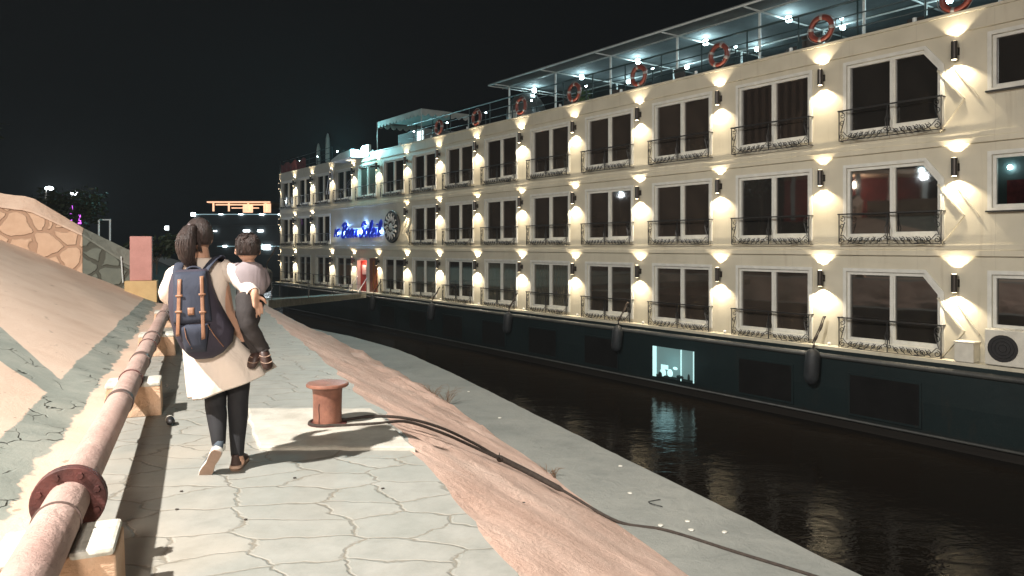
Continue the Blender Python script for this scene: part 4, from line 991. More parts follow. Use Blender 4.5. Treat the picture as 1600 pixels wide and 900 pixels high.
labs = ['fourth bay from the chamfered windows, right chair of its pair', 'by the fourth canopy post from the right, angled to the rail', 'behind the second lifebuoy, back to the rail', 'behind the second lifebuoy, facing the rail', 'just left of the deck plant', 'behind the nearest lifebuoy, angled left', 'behind the nearest lifebuoy with its back to the rail', 'at the right end above the chamfered windows']
for i, (t, d, a) in enumerate(spots):
    o = ch if i == 0 else copy_tree(ch); o.location = SH(t, -d, 6.47); o.rotation_euler = (0, 0, TH+R(a))
    tag(o, 'dark deck chair, '+labs[i], 'chair', 'deck chairs behind the rail')
def leafy(mb, c, r, n, sz, seed):
    g = random.Random(seed)
    for i in range(n):
        v = Vector((g.gauss(0, 1), g.gauss(0, 1), g.gauss(0, 1))).normalized()*g.random()**.5
        p = Vector((c[0]+v.x*r[0], c[1]+v.y*r[1], c[2]+v.z*r[2])); a = Vector((g.gauss(0, 1), g.gauss(0, 1), g.gauss(0, .6))).normalized(); b_ = a.cross(Vector((g.random(), g.random(), g.random()))).normalized()
        s_ = sz*(.6+g.random()*.8); mb.add([p-a*s_, p+b_*s_*.35, p+a*s_, p-b_*s_*.35], [(0, 1, 2, 3)])
M['leaf_deck'] = pm('pale_green_leaves', (.10, .17, .06), (.05, .09, .03), 6, .5)
M['leaf_dark'] = pm('dark_green_leaves', (.03, .045, .015), (.014, .022, .008), 2, .6)
M['bark'] = pm('grey_brown_bark', (.06, .045, .032), None, 6, .9, .6, 12)
dp = empty('deck_plant', SH(13.9, -.8, 6.47), TH); tag(dp, 'small leafy potted plant behind the ship rail under the canopy', 'potted plant')
MB().lathe([(.14, 0), (.2, .35), (.21, .38), (.18, .38)], n=16).build('pot', M['trim'], dp)
mb = MB(); leafy(mb, (0, 0, .8), (.34, .34, .42), 160, .11, 3); mb.build('foliage', M['leaf_deck'], dp)

# ------------------------------------------------------------------ far ship and far shore
fs = empty('distant_ship', (-41.2, 112, 0), 0); tag(fs, 'distant dark river ship with a warm lit roof terrace, beyond the woman', 'ship')
M['far_dark'] = pm('far_ship_dark', (.012, .018, .020), None, .3, .5)
mb = MB(); mb.box(-7, 6.6, 0, 45, -4, 6.3); mb.build('hull', M['far_dark'], fs)
mb = MB(); mb.box(-5.9, 3.8, 2, 20, 8.15, 8.45); mb.build('terrace_roof', pm('terrace_roof_paint', (.5, .32, .2), None, 1, .6), fs)
mb = MB()
mb.box(-5.9, 3.8, 1.6, 1.9, 8.2, 8.40)
for x in (-5.2, -2.8, .2, 2.9): mb.box(x, x+.18, 2, 2.3, 6.9, 8.15)
mb.box(-4.9, 3.3, 2.5, 2.7, 7.85, 8.02); mb.box(-2.4, 1.8, 2.4, 2.6, 7.35, 7.5); mb.box(-.6, .9, 2.3, 2.5, 6.7, 7.9); mb.box(2.6, 3.7, 2.3, 2.5, 6.7, 8.1)
mb.build('terrace_lights', M['warm_far'], fs)
mb = MB(); mb.box(-6.8, 6.6, -.15, .0, 6.28, 6.38); mb.build('deck_light_strip', em('dim_deck_strip', (.55, .8, .85), .45), fs)
mb = MB(); mb.box(-3.6, 6.6, -.15, .0, 1.42, 1.52); mb.build('lower_light_strip', em('dim_lower_strip', (.55, .8, .85), .3), fs)
for x, z, w_, h_ in ((-7.2, 6.3, .55, .55), (-3.0, 6.32, .5, .14), (.0, 6.32, .6, .14), (3.2, 6.32, .6, .2), (6.0, 6.32, .5, .2), (-3.9, 3.78, .5, .14), (.9, 3.8, .9, .28), (3.0, 3.8, .8, .28), (-2.4, 1.47, .5, .25), (-6.9, 5.2, .25, 1.2), (2.6, 1.4, 1.4, .85), (4.0, 1.3, 1.0, .7)):
    mb = MB(); mb.box(x-w_/2, x+w_/2, -.4, -.16, z-h_/2, z+h_/2); mb.build('ship_lamp', M['far_glow'] if h_ < .8 else em('ship_window_light', (.75, .95, .95), .8), fs)
mb = MB()
for z in (.2, 2.2, 4.6): mb.box(-6.95, 6.55, -.1, .0, z, z+.08)
mb.build('deck_edge', M['hull_rail'], fs)
light('POINT', 'distant_ship_light', (-38.5, 108, 1.5), 60, (.75, .95, 1), .4)

def far_lamp(x, Y, z, lab, base, r_=.16):
    f = empty('street_lamp', (x, Y, base)); tag(f, lab, 'street lamp', 'lamps on the far promenade')
    mb = MB(); mb.tube([(0, 0, -1.5), (0, 0, z-base+.1), (.4, -.2, z-base+.2)], .06, 6); mb.build('post', M['lamp_metal'], f)
    mb = MB(); mb.ball((.45, -.3, z-base), (r_*1.6, r_, r_*.8), 10, 6); mb.build('lamp_head', M['far_glow'], f, smooth=True)
    light('POINT', 'street_lamp_light', (x+.9, Y-1.2, z-.1), 900, (.85, .95, 1), .2)
far_lamp(-38.0, 60, 6.15, 'leftmost and highest of the three far street lamps', 2.4, .22)
far_lamp(-44.9, 75, 6.85, 'middle one of the three far street lamps, above the purple light', 2.4, .24)
far_lamp(-52.9, 90, 6.55, 'lowest and rightmost of the three far street lamps', 2.4, .2)
for x, Y, z0, z1, lab in ((-41.9, 70, 3.9, 5.5, 'taller upright purple light beyond the wall cap'), (-47.0, 80, 3.9, 4.9, 'shorter upright purple light beyond the wall cap')):
    f = empty('light_column', (x, Y, 2.2)); tag(f, lab, 'light column', 'purple light columns')
    MB().tube([(0, 0, z0-2.2), (0, 0, z1-2.2)], [.16, .08], 8).build('glow_tube', M['purple_glow'], f)
    MB().tube([(0, 0, -.5), (0, 0, z0-2.2)], .08, 8).build('post', M['lamp_metal'], f)
for x, Y, z, s_, lab in ((-51.6, 110, 4.3, .5, 'white lit sign box left of the distant ship'), (-56.5, 120, 4.5, .3, 'tiny white lamp left of the lit sign box')):
    f = empty('shore_light', (x, Y, 0)); tag(f, lab, 'light')
    MB().box(-s_/2, s_/2, 0, .2, z-s_*.9, z+s_*.5).build('lit_panel', M['far_glow'] if s_ < .4 else em('lit_sign', (.9, .98, 1), 2), f)
    MB().tube([(0, .1, -3), (0, .1, z-s_)], .08, 6).build('post', M['lamp_metal'], f)
gf = empty('white_goal_frame', (-24.9, 45, 2.3)); tag(gf, 'white rectangular frame standing beyond the stone wall', 'frame')
mb = MB(); mb.bar((-.36, 0, -.5), (-.36, 0, .75), .07, .07, up=(0, 1, 0)); mb.bar((.32, 0, -.5), (.32, 0, .75), .07, .07, up=(0, 1, 0)); mb.bar((-.4, 0, .78), (.36, 0, .78), .07, .07); mb.build('frame_bars', em('glowing_white_frame', (.75, .75, .70), .32), gf)  # faint emission in the bars stands in for light falling on them
def tree(x, Y, zb, h, r, n, seed, lab, leaf, sz=.16):
    t_ = empty('tree', (x, Y, zb)); tag(t_, lab, 'tree', 'trees on the bank')
    g = random.Random(seed); mb = MB(); mb.tube([(0, 0, -.6), (.05*h*.3, 0, h*.35), (0, 0, h*.7)], [.05*h*.5, .035*h*.5, .01*h], 7)
    cl = []
    for i in range(7):
        a = g.random()*6.28; rr = r*(.3+.55*g.random()); c_ = (rr*math.cos(a), rr*math.sin(a), h*(.5+.42*g.random())); cl.append(c_)
        mb.tube([(0, 0, h*(.3+.2*g.random())), (c_[0]*.5, c_[1]*.5, c_[2]*.85), c_], [.012*h, .008*h, .004*h], 5)
    mb.build('trunk', M['bark'], t_)
    mb = MB()
    for i, c_ in enumerate(cl): leafy(mb, c_, (r*.5, r*.5, r*.42), n//7, sz, seed*13+i)
    mb.build('crown', leaf, t_)
tree(-28.9, 50, 2.2, 2.7, .8, 700, 4, 'small pale leafed tree beyond the wall, right of the purple lights', M['leaf_deck'], .14)
tree(-19.6, 33, 1.6, 2.2, 1.5, 1400, 5, 'low dark bush just behind the shaded grey end of the wall', M['leaf_dark'], .14)
tree(-41.5, 47, 2.5, 6.0, 3.6, 3500, 6, 'large dark tree at the left edge above the wall cap', M['leaf_dark'], .28)
tree(-14.5, 30, .2, 1.6, 1.1, 900, 9, 'dark shrub right of the pink pillar at the water edge', M['leaf_dark'], .13)

# litter, weeds and chips
M['dry'] = pm('dry_weed', (.16, .10, .06), None, 10, .9)
def weed(u, Y, s_, seed, lab):
    g = random.Random(seed); mb = MB(); z = slope_z(u, Y)
    for i in range(16):
        a = g.random()*6.28; l = s_*(.4+.6*g.random()); P = [Q(u+.02*g.gauss(0, 1), Y+.06*g.gauss(0, 1), z)]
        P.append((P[0][0]+l*.5*math.cos(a), P[0][1]+l*.5*math.sin(a), z+l*.7)); P.append((P[1][0]+l*.5*math.cos(a+.5), P[1][1]+l*.4*math.sin(a), z+l*.8)); mb.tube(P, [.004, .003, .001], 4)
    tag(mb.build('dry_weed', M['dry']), lab, 'weed', 'dry weeds at the foot of the slope')
weed(3.84, 11.4, .34, 1, 'larger dry brown weed at the foot of the slope beside the ledge'); weed(3.84, 12.0, .25, 2, 'dry weed just beyond the largest one'); weed(3.78, 7.9, .14, 3, 'small dry weed near the rope at the slope foot')
def chips(name, spots, s_, mt, cat, grp):
    for i, (u, Y, lab) in enumerate(spots):
        mb = MB(); n = 7; pts = [(s_*(.6+.5*hash1(i, k))*math.cos(k*6.283/n), s_*(.6+.5*hash1(i, k+9))*math.sin(k*6.283/n)) for k in range(n)]
        mb.prism(pts, 0, s_*.3); x, yy, z = Q(u, Y, slope_z(u, Y)); o = mb.build(name, mt, loc=(x, yy, z+.002), bevel=.003); tag(o, lab, cat, grp)
chips('rubble_chip', [(4.28, 7.3, 'white chip on the ledge just beyond the curled wire scrap'), (4.35, 6.55, 'white chip on the ledge, upper right of the cluster before the wire'), (4.25, 6.35, 'white chip on the ledge in the middle of the cluster'),
  (4.05, 6.45, 'white chip on the ledge nearest the trailing rope'), (4.5, 6.3, 'white chip on the ledge, nearest to the water of its cluster'), (4.7, 8.2, 'lone white chip near the ledge lip over the water'),
  (4.3, 10.5, 'far white chip in the middle of the ledge'), (4.55, 12.4, 'farthest white chip, where the ledge narrows')], .028, M['pier_white'], 'rubble chip', 'white chips on the ledge')
chips('debris_bit', [(.25, 3.9, 'dark bit on the paving right of the maroon flange'), (-.1, 4.35, 'dark bit on the paving below the lifted shoe'), (-.12, 4.05, 'dark bit at the edge of the pipe shadow'), (.6, 4.6, 'dark bit on the paving between shoes and bollard'),
  (1.1, 4.4, 'dark bit on the paving near the orange slope edge'), (2.6, 4.35, 'dark bit low on the orange slope'), (2.3, 5.2, 'dark bit on the orange slope below the rope knot')], .013, M['rope'], 'debris', 'brown bits on the ground')
mb = MB(); q0 = Q(4.35, 6.9, -.99)
mb.tube(cr([(q0[0], q0[1], q0[2]), (q0[0]-.09, q0[1]+.05, q0[2]+.01), (q0[0]-.10, q0[1]+.14, q0[2]), (q0[0]+.02, q0[1]+.2, q0[2])], 6), .004, 5)
tag(mb.build('wire_scrap', M['black']), 'curled dark wire scrap on the grey ledge', 'wire')

# ------------------------------------------------------------------ people
FX, FY, FA = -1.822, 4.80, R(22)
fc, fs_ = math.cos(FA), math.sin(FA)
def at(px, py, ly):
    """local point of the walking figure (x right, y forward along the quay, z up) seen at a pixel of the photo at depth ly"""
    r_ = (px-800)/1150; lx = (r_*(FY+fc*ly)-FX+fs_*ly)/(fc-r_*fs_); Yw = FY+fs_*lx+fc*ly
    return Vector((lx, ly, 1.45-(py-385)*Yw/1150))
def fabric(name, c1, c2, sc=4, bs=90, b_=.25, rough=.85, wr=0):
    m = pm(name, c1, c2, sc, rough, b_, bs, bdist=.004)
    if wr:
        nt = m.node_tree; b = nt.nodes['Principled BSDF']; tc = nd(nt, 'ShaderNodeTexCoord'); mp = nd(nt, 'ShaderNodeMapping'); mp.inputs['Scale'].default_value = (1, 1, .35)
        nt.links.new(tc.outputs['Object'], mp.inputs[0]); n_ = noise(nt, 7, 3, .5, mp.outputs[0], 1.2); bump(nt, b, n_.outputs[0], wr, .035)
    return m
M['skin'] = pm('light_skin', (.60, .36, .25), (.55, .31, .21), 8, .5)
M['coat'] = fabric('cream_coat_cloth', (.84, .745, .66), (.79, .69, .60), 3, 120, .2, .85, .45)
M['legging'] = fabric('black_legging_cloth', (.016, .016, .019), (.011, .011, .013), 6, 200, .2, .8, .3)
M['hair'] = pm('dark_brown_hair', (.048, .027, .022), (.016, .010, .008), 24, .42, .9, 46, sx=(3, 3, .35), bdist=.012)
M['navy'] = fabric('navy_backpack_cloth', (.037, .045, .072), (.026, .032, .052), 5, 160, .3, .8, .35)
M['navy_side'] = fabric('dark_plum_backpack_side', (.046, .038, .058), (.032, .027, .042), 5, 160, .3, .8, .3)
M['tan'] = pm('tan_leather_strap', (.32, .165, .095), (.25, .12, .07), 20, .5)
M['grey_shirt'] = fabric('grey_pink_shirt_cloth', (.28, .24, .25), (.22, .18, .19), 2.5, 120, .2, .85, .45)
M['dark_pants'] = fabric('charcoal_trouser_cloth', (.040, .033, .032), (.025, .021, .021), 6, 150, .2, .85, .5)
M['shoe_blue'] = fabric('slate_blue_shoe_mesh', (.09, .115, .14), (.06, .08, .10), 10, 220, .3, .7)
M['shoe_brown'] = pm('dark_brown_shoe', (.05, .024, .018), None, 10, .5)
M['sole_pale'] = pm('pale_beige_sole', (.52, .36, .27), (.46, .31, .23), 30, .6, .6, 60)
M['sole_tan'] = pm('tan_shoe_sole', (.40, .27, .20), (.33, .22, .16), 20, .6, .6, 60)
M['sole_white'] = pm('white_midsole', (.78, .76, .70), None, 10, .5)

def remesh(o, vox, sm=6):
    a = o.modifiers.new('union', 'REMESH'); a.mode = 'VOXEL'; a.voxel_size = vox; a.use_smooth_shade = True
    b_ = o.modifiers.new('smooth', 'SMOOTH'); b_.factor = .6; b_.iterations = sm
def sub(o, lv=1):
    m_ = o.modifiers.new('sub', 'SUBSURF'); m_.levels = lv; m_.render_levels = lv
def chain(mb, pts, rs, n=12):
    # rounded closed limb
    P = [Vector(p) for p in pts]; d0 = (P[0]-P[1]).normalized(); d1 = (P[-1]-P[-2]).normalized()
    r0 = rs[0] if not isinstance(rs[0], tuple) else min(rs[0]); r1 = rs[-1] if not isinstance(rs[-1], tuple) else min(rs[-1])
    def sc(r_, k): return tuple(x*k for x in r_) if isinstance(r_, tuple) else r_*k
    mb.tube([P[0]+d0*r0*.9, P[0]+d0*r0*.6]+P+[P[-1]+d1*r1*.6, P[-1]+d1*r1*.9], [sc(rs[0], .3), sc(rs[0], .78)]+list(rs)+[sc(rs[-1], .78), sc(rs[-1], .3)], n)
def sring(cx, cy, z, rx, ry, e=2.0, n=40, tilt=0, fold=None):
    out = []
    for k in range(n):
        t = 2*math.pi*k/n; c, s_ = math.cos(t), math.sin(t); f = 1+(fold(t) if fold else 0)
        x = rx*math.copysign(abs(c)**(2/e), c)*f; y = ry*math.copysign(abs(s_)**(2/e), s_)*f
        out.append((cx+x, cy+y, z+tilt*x))
    return out

wo = empty('person', (FX, FY, 0), FA)
tag(wo, 'woman in a long cream coat and black leggings walking away, carrying a small child', 'person')
hc = Vector((-.185, .0, 1.495))
hd = at(311, 373, 0); hc = Vector((hd.x, 0, hd.z+.01))
nk = at(317, 410, 0)
RS, RE, RW = at(347, 420, 0), at(384, 447, -.10), at(398, 461, -.19)
LS, LE, LW = at(274, 432, 0), at(263, 462, .08), at(290, 470, .22)
def hand(mb, w, direc, side, palmn, s_=1.0, curl=.5):
    d = Vector(direc).normalized(); sd = Vector(side).normalized(); pn = Vector(palmn).normalized()
    pc = w+d*.045*s_
    chain(mb, [w-d*.02, w+d*.03*s_, w+d*.075*s_], [.026*s_, (.036*s_, .017*s_), (.038*s_, .014*s_)], 10)
    for i, (off, ln) in enumerate(((-.029, .062), (-.010, .072), (.010, .068), (.028, .054))):
        b0 = w+d*.075*s_+sd*off*s_; p1 = b0+(d+sd*off*4)*ln*.45*s_ ; d2 = (d+pn*curl).normalized(); p2 = p1+d2*ln*.32*s_; d3 = (d+pn*curl*2).normalized(); p3 = p2+d3*ln*.25*s_
        chain(mb, [b0-d*.015*s_, p1, p2, p3], [.0095*s_, .0088*s_, .008*s_, .0065*s_], 8)
    b0 = w+d*.02*s_+sd*.028*s_; p1 = b0+(d*.7+sd*.7)*.035*s_; p2 = p1+(d*.9+sd*.3+pn*.3)*.028*s_
    chain(mb, [b0, p1, p2], [.012*s_, .0105*s_, .008*s_], 8)
mb = MB()
ca, sa = math.cos(R(-24)), math.sin(R(-24))
def hr(x, y, z): return hc+Vector((x*ca-y*sa, x*sa+y*ca, z))
mb.ball(hc+Vector((0, 0, .012)), (.078, .088, .100), 18, 12)
chain(mb, [hr(0, .02, -.03), hr(0, .035, -.075)], [.06, .042])
chain(mb, [hr(0, .086, .01), hr(0, .103, -.022)], [.009, .013], 8)
chain(mb, [hr(-.02, .088, -.052), hr(.02, .088, -.052)], [.007, .007], 8)
mb.ball(hr(.078, 0, -.012), (.010, .018, .031), 10, 8); mb.ball(hr(-.078, 0, -.012), (.010, .018, .031), 10, 8)
chain(mb, [hc+Vector((0, -.01, -.05)), nk, nk+Vector((.01, 0, -.06))], [.052, .050, .062])
chain(mb, [nk+Vector((0, 0, -.045)), nk+Vector((.0, 0, -.075)), Vector((-.155, 0, 1.15)), Vector((-.10, 0, 1.0)), Vector((-.05, 0, .87)), Vector((-.03, 0, .80))], [(.06, .06), (.14, .075), (.145, .09), (.115, .08), (.15, .10), (.12, .09)])
chain(mb, [RS, RE, RW], [.048, .038, .026]); chain(mb, [LS, LE, LW], [.046, .036, .026])
chain(mb, [nk+Vector((.02, 0, -.08)), RS], [.05, .05]); chain(mb, [nk+Vector((-.02, 0, -.08)), LS], [.05, .046])
hand(mb, RW, at(402, 486, -.20)-RW, (1, .15, .2), (0, .9, .2), 1.0, .35)
hand(mb, LW, (.9, .3, .1), (0, .1, 1), (.3, -.9, 0), .95)
RL = [Vector((.045, 0, .84)), at(372, 620, .02), at(372, 650, .0), at(371, 690, -.02), at(371, 712, -.03)]
LL = [Vector((-.085, 0, .84)), at(337, 622, .02), at(339, 650, -.02), at(341, 680, -.07), at(342, 696, -.09)]
lr = [.085, .060, .055, .040, .033]
chain(mb, RL, [r_*.88 for r_ in lr]); chain(mb, LL, [r_*.88 for r_ in lr])
chain(mb, [RL[-1], RL[-1]+Vector((.01, .0, -.04)), RL[-1]+Vector((.02, .13, -.055))], [.033, .035, .028])
chain(mb, [LL[-1], LL[-1]+Vector((-.01, .02, -.04)), LL[-1]+Vector((-.05, .06, -.10))], [.033, .032, .026])
o = mb.build('body', M['skin'], wo, smooth=True); remesh(o, .0055, 3)
for s_ in (-1, 1):
    mb = MB(); mb.ball(hr(.031*s_, .083, .012), (.011, .007, .006), 8, 6); mb.build('eye', M['black'], wo, smooth=True)
mb = MB(); mb.tube([hr(-.02, .098, -.052), hr(0, .101, -.050), hr(.02, .098, -.052)], .004, 6); mb.build('lips', M['pink'], wo)
# hair: cap, gathered ponytail, loose strands
mb = MB()
n = 26; rg = []
for i in range(13):
    a = -.62+(math.pi/2+.60)*i/12; rg.append([hc+Vector((.088*math.cos(a)*math.cos(t), -.010+.098*math.cos(a)*math.sin(t), .016+.112*math.sin(a))) for t in [2*math.pi*k/n for k in range(n)]])
mb.rings(rg)
o = mb.build('hair', M['hair'], wo, smooth=True); 
pt_ = [at(302, 356, -.085), at(296, 360, -.12), at(291, 371, -.135), at(290, 387, -.14), at(292, 401, -.135), at(297, 412, -.13), at(301, 420, -.125)]
mb = MB(); chain(mb, pt_, [.026, .042, .056, .060, .050, .030, .008], 16)
for i in range(26):
    g = random.Random(i); a = g.random()*6.28; q = .05*g.random()**.4
    P = [p+Vector((math.cos(a)*rr_, math.sin(a)*rr_, 0)) for p, rr_ in zip(pt_, [.01, .034, .052, .056, .046, .028+q*.1, .010+q*.3])]
    P.append(P[-1]+Vector((g.gauss(0, .008), g.gauss(0, .006), -.02-.03*g.random()))); mb.tube(cr(P, 3), [.0045]*(len(P)*3-6)+[.003]*2+[.001]*2, 5)
mb.build('ponytail', M['hair'], wo, smooth=True)
mb = MB()
for i in range(14):
    g = random.Random(i+50); x0 = -.05+.10*g.random(); P = [hr(x0, -.088, -.01), hr(x0*.95, -.086, -.05), hr(x0*.7+.01*g.gauss(0, 1), -.07, -.085-.02*g.random())]; mb.tube(cr(P, 4), [.006]*8+[.001], 5)
mb.build('loose_hair', M['hair'], wo, smooth=True)
mb = MB(); c_ = at(298, 355, -.105); mb.lathe([(.020, -.006), (.027, 0), (.020, .006)], tuple(c_), 14, Matrix.Rotation(R(60), 3, 'Y')); mb.build('hair_tie', M['grey_shirt'], wo, smooth=True)
# coat
tab = [  # px left, px right, py centre, depth radius, tilt, centre ly
 (302, 331, 402, .055, 0, 0), (294, 340, 407, .075, 0, 0), (277, 354, 415, .095, .05, 0), (268, 358, 428, .11, .05, 0), (270, 356, 450, .118, 0, 0), (274, 356, 480, .12, 0, 0),
 (279, 364, 510, .125, .05, 0), (284, 382, 535, .14, .12, .0), (288, 402, 560, .155, .2, .0), (292, 418, 583, .17, .28, .0), (296, 428, 600, .18, .34, .0)]
rg = []
for i, (a, b_, py, ry, tl, ly) in enumerate(tab):
    A_, B_ = at(a, py, ly), at(b_, py, ly); k = max(0, (i-4)/6)
    fold = (lambda t, k=k: k*(.075*math.sin(5*t+.8)+.05*math.sin(9*t+2.0)+.03*math.sin(3*t)))
    rg.append(sring((A_.x+B_.x)/2, ly, (A_.z+B_.z)/2, (B_.x-A_.x)/2, ry, 2.3, 56, tl, fold))
mb = MB(); mb.rings(rg, cap=False)
co = mb.build('coat', M['coat'], wo, smooth=True); md = co.modifiers.new('t', 'SOLIDIFY'); md.thickness = .006; sub(co, 1)
def sleeve(pts, rs, name, mt, par):
    mb = MB(); P = cr(pts, 5); k = len(P); rr_ = [lerp_tab([(i*5, rs[i]) for i in range(len(rs))], j)*(1+.045*math.sin(j*1.6)) for j in range(k)]
    mb.tube(P, rr_, 18, cap=False); o = mb.build(name, mt, par, smooth=True); o.modifiers.new('t', 'SOLIDIFY').thickness = .005; return o
sleeve([at(340, 413, 0), RS, at(368, 431, -.05), RE, at(396, 459, -.18)], [.055, .066, .058, .052, .044], 'sleeve', M['coat'], wo)
sleeve([at(284, 424, 0), LS, LE, LW], [.055, .062, .054, .04], 'sleeve', M['coat'], wo)
mb = MB(); cA = nk+Vector((0, .0, .0)); mb.rings([sring(cA.x+.005, -.005, cA.z-.035, .074, .07, 2, 28), sring(cA.x+.004, -.005, cA.z+.0, .064, .062, 2, 28), sring(cA.x+.006, -.01, cA.z-.03, .088, .085, 2, 28)], cap=False); o = mb.build('collar', M['coat'], wo, smooth=True); o.modifiers.new('t', 'SOLIDIFY').thickness = .005
# leggings
for nm, Lg in (('legging', RL), ('legging', LL)):
    mb = MB(); P = cr(Lg, 5); rr_ = [lerp_tab([(i*5, r_+.007) for i, r_ in enumerate(lr)], j) for j in range(len(P))]
    mb.tube(P, rr_, 18, cap=False); mb.build(nm, M['legging'], wo, smooth=True)
for Lg in (LL,):
    mb = MB(); mb.tube([Lg[-1]+Vector((0, 0, .015)), Lg[-1]+Vector((0, .005, -.03))], .040, 14, cap=False); mb.build('sock', M['sole_white'], wo, smooth=True)
mb = MB(); mb.tube([RL[-1]+Vector((0, 0, .004)), RL[-1]+Vector((0, 0, -.03))], .036, 14, cap=False); mb.build('sock', M['skin'], wo, smooth=True)
# shoes
def shoe(mat4, up_m, rim_m, bot_m, scale=1.0, scallop=0, name='shoe'):
    r_ = empty('shoe', (0, 0, 0)); r_.parent = wo
    out = [(0, -.125), (.024, -.122), (.035, -.10), (.036, -.05), (.031, 0), (.041, .06), (.043, .09), (.032, .122), (.012, .138), (-.008, .139), (-.027, .125), (-.036, .09), (-.034, .05), (-.027, 0), (-.032, -.05), (-.033, -.10), (-.022, -.122)]
    def T(p): return tuple(mat4 @ Vector(p))
    mb = MB(); mb.rings([[T((x*k, y*k, z)) for x, y in out] for z, k in ((0, .97), (.004, 1.0))]); mb.build('sole', bot_m, r_)
    mb = MB(); mb.rings([[T((x*k*(1+scallop*.06*math.sin(i*2.6)), y*k, z+(.008*max(0, -y)/.12))) for i, (x, y) in enumerate(out)] for z, k in ((.0045, 1.03), (.014, 1.07), (.028, 1.02))]); mb.build('midsole', rim_m, r_, smooth=True)
    mb = MB(); rg = []
    for z, k, y0, ln in ((.026, 1.0, 0, 1), (.045, .98, -.002, .97), (.062, .86, -.022, .80), (.078, .74, -.048, .60), (.092, .66, -.068, .46), (.104, .62, -.078, .40)):
        rg.append([T((x*k, y0+y*ln*.98, z)) for x, y in out])
    mb.rings(rg); o = mb.build('upper', up_m, r_, smooth=True)
    mb = MB(); 
    for q in range(4):
        yy = .065-.028*q; zz = .052+.011*q; w_ = .028
        mb.tube([T((-w_, yy, zz-.008)), T((0, yy+.004, zz+.009)), T((w_, yy, zz-.008))], .0028, 5)
    mb.build('laces', rim_m, r_)
    return r_
A4 = RL[-1]; shoe(Matrix.Translation((A4.x+.012, A4.y+.075, .002)) @ Matrix.Rotation(R(-14), 4, 'Z'), M['shoe_brown'], M['sole_pale'], M['sole_pale'], scallop=1)
B4 = LL[-1]
Mx = Matrix.Rotation(R(24), 4, 'Y') @ Matrix.Rotation(R(-58), 4, 'X')
tr = Vector((B4.x, B4.y, B4.z+.012)) - (Mx @ Vector((0, -.085, .10)))
zmin = min((Mx @ Vector((x, .138, 0))).z for x in (-.03, .03))+tr.z
shoe(Matrix.Translation(tr) @ Mx, M['shoe_blue'], M['sole_white'], M['sole_tan'])

# backpack
bp = empty('backpack', (FX, FY, 0), FA); tag(bp, 'navy backpack with two tan leather straps worn on the back of the woman', 'backpack')
ptab = [(277, 322, 421, .05, -.18), (268, 327, 427, .074, -.185), (263, 331, 445, .092, -.20), (262, 340, 470, .102, -.205), (265, 353, 495, .108, -.21), (271, 366, 518, .108, -.21), (281, 363, 538, .10, -.205), (294, 349, 553, .08, -.195), (304, 335, 560, .05, -.19)]
prow = []
for a, b_, py, ry, ly in ptab:
    A_, B_ = at(a, py, ly-.06), at(b_, py, ly); prow.append(((A_.x+B_.x)/2, ly, (A_.z+B_.z)/2, (B_.x-A_.x)/2, ry))
PE = 3.0
def prow_at(z):
    for p, q in zip(prow, prow[1:]):
        if z >= q[2]:
            t = (z-p[2])/(q[2]-p[2]); t = max(0, min(1, t)); return [p[i]+(q[i]-p[i])*t for i in range(5)]
    return list(prow[-1])
def psurf(px, py, off=.004):
    p = at(px, py, -.35)
    for _i in range(3):
        c = prow_at(p.z); k = min(.98, abs((p.x-c[0])/c[3])); ly = c[1]-c[4]*(1-k**PE)**(1/PE); p = at(px, py, ly-off)
    return p
mb = MB(); rg = [sring(c[0], c[1], c[2], c[3], c[4], PE, 44, .04, lambda t: .018*math.sin(4*t+1)+.012*math.sin(7*t)) for c in prow]
mb.rings(rg); mb.build('bag_body', M['navy_side'], bp, smooth=True)
def patch(name, pts, mt, off, th=.006, nx=10, ny=10, rnd_=0, bulge=0):
    # pts: tl, tr, br, bl in photo pixels, laid on the pack surface
    mb = MB()
    for j in range(ny+1):
        for i in range(nx+1):
            u_, v_ = i/nx, j/ny; a = Vector(pts[0]).lerp(Vector(pts[1]), u_); b_ = Vector(pts[3]).lerp(Vector(pts[2]), u_); c = a.lerp(b_, v_)
            e_ = min(u_, 1-u_, v_, 1-v_); mb.v.append(tuple(psurf(c.x, c.y, off+bulge*min(1, e_*5)**.5)))
    for j in range(ny):
        for i in range(nx):
            k = j*(nx+1)+i; mb.f.append((k, k+1, k+nx+2, k+nx+1)); mb.mi.append(0)
    o = mb.build(name, mt, bp, smooth=True); md = o.modifiers.new('t', 'SOLIDIFY'); md.thickness = th; md.offset = 0; return o
patch('flap', ((271, 426), (322, 424), (331, 502), (272, 507)), M['navy'], .006, .008, 14, 14, bulge=.012)
patch('front_pocket', ((277, 508), (328, 506), (322, 549), (291, 551)), M['navy'], .004, .006, 12, 10, bulge=.022)
for pts in (((277.5, 437), (283.5, 436), (280.5, 525), (275, 526)), ((312, 432), (318, 431), (321, 529), (315, 531))):
    st = patch('leather_strap', pts, M['tan'], .027, .004, 3, 20)
    for fy in (.27, .55):
        c = Vector(pts[0]).lerp(Vector(pts[3]), fy); o = patch('buckle', ((c.x-2.5, c.y), (c.x+8.5, c.y-.6), (c.x+8.5, c.y+2.6), (c.x-2.5, c.y+3.2)), M['tan'], .032, .005, 3, 2); o.parent = st
patch('leather_label', ((293, 481), (303.5, 480.5), (303.5, 492), (293.5, 493)), M['tan'], .023, .003, 3, 3)
mb = MB(); mb.tube([psurf(324, 507, .012), psurf(335, 524, .012), psurf(349, 541, .01)], [(.011, .003)]*3, 8); mb.build('side_strap', M['tan'], bp)
mb = MB(); mb.tube([psurf(288, 512, .03), psurf(291, 528, .034), psurf(300, 545, .024)], [(.006, .002)]*3, 8); mb.build('pocket_zip', M['tan'], bp)
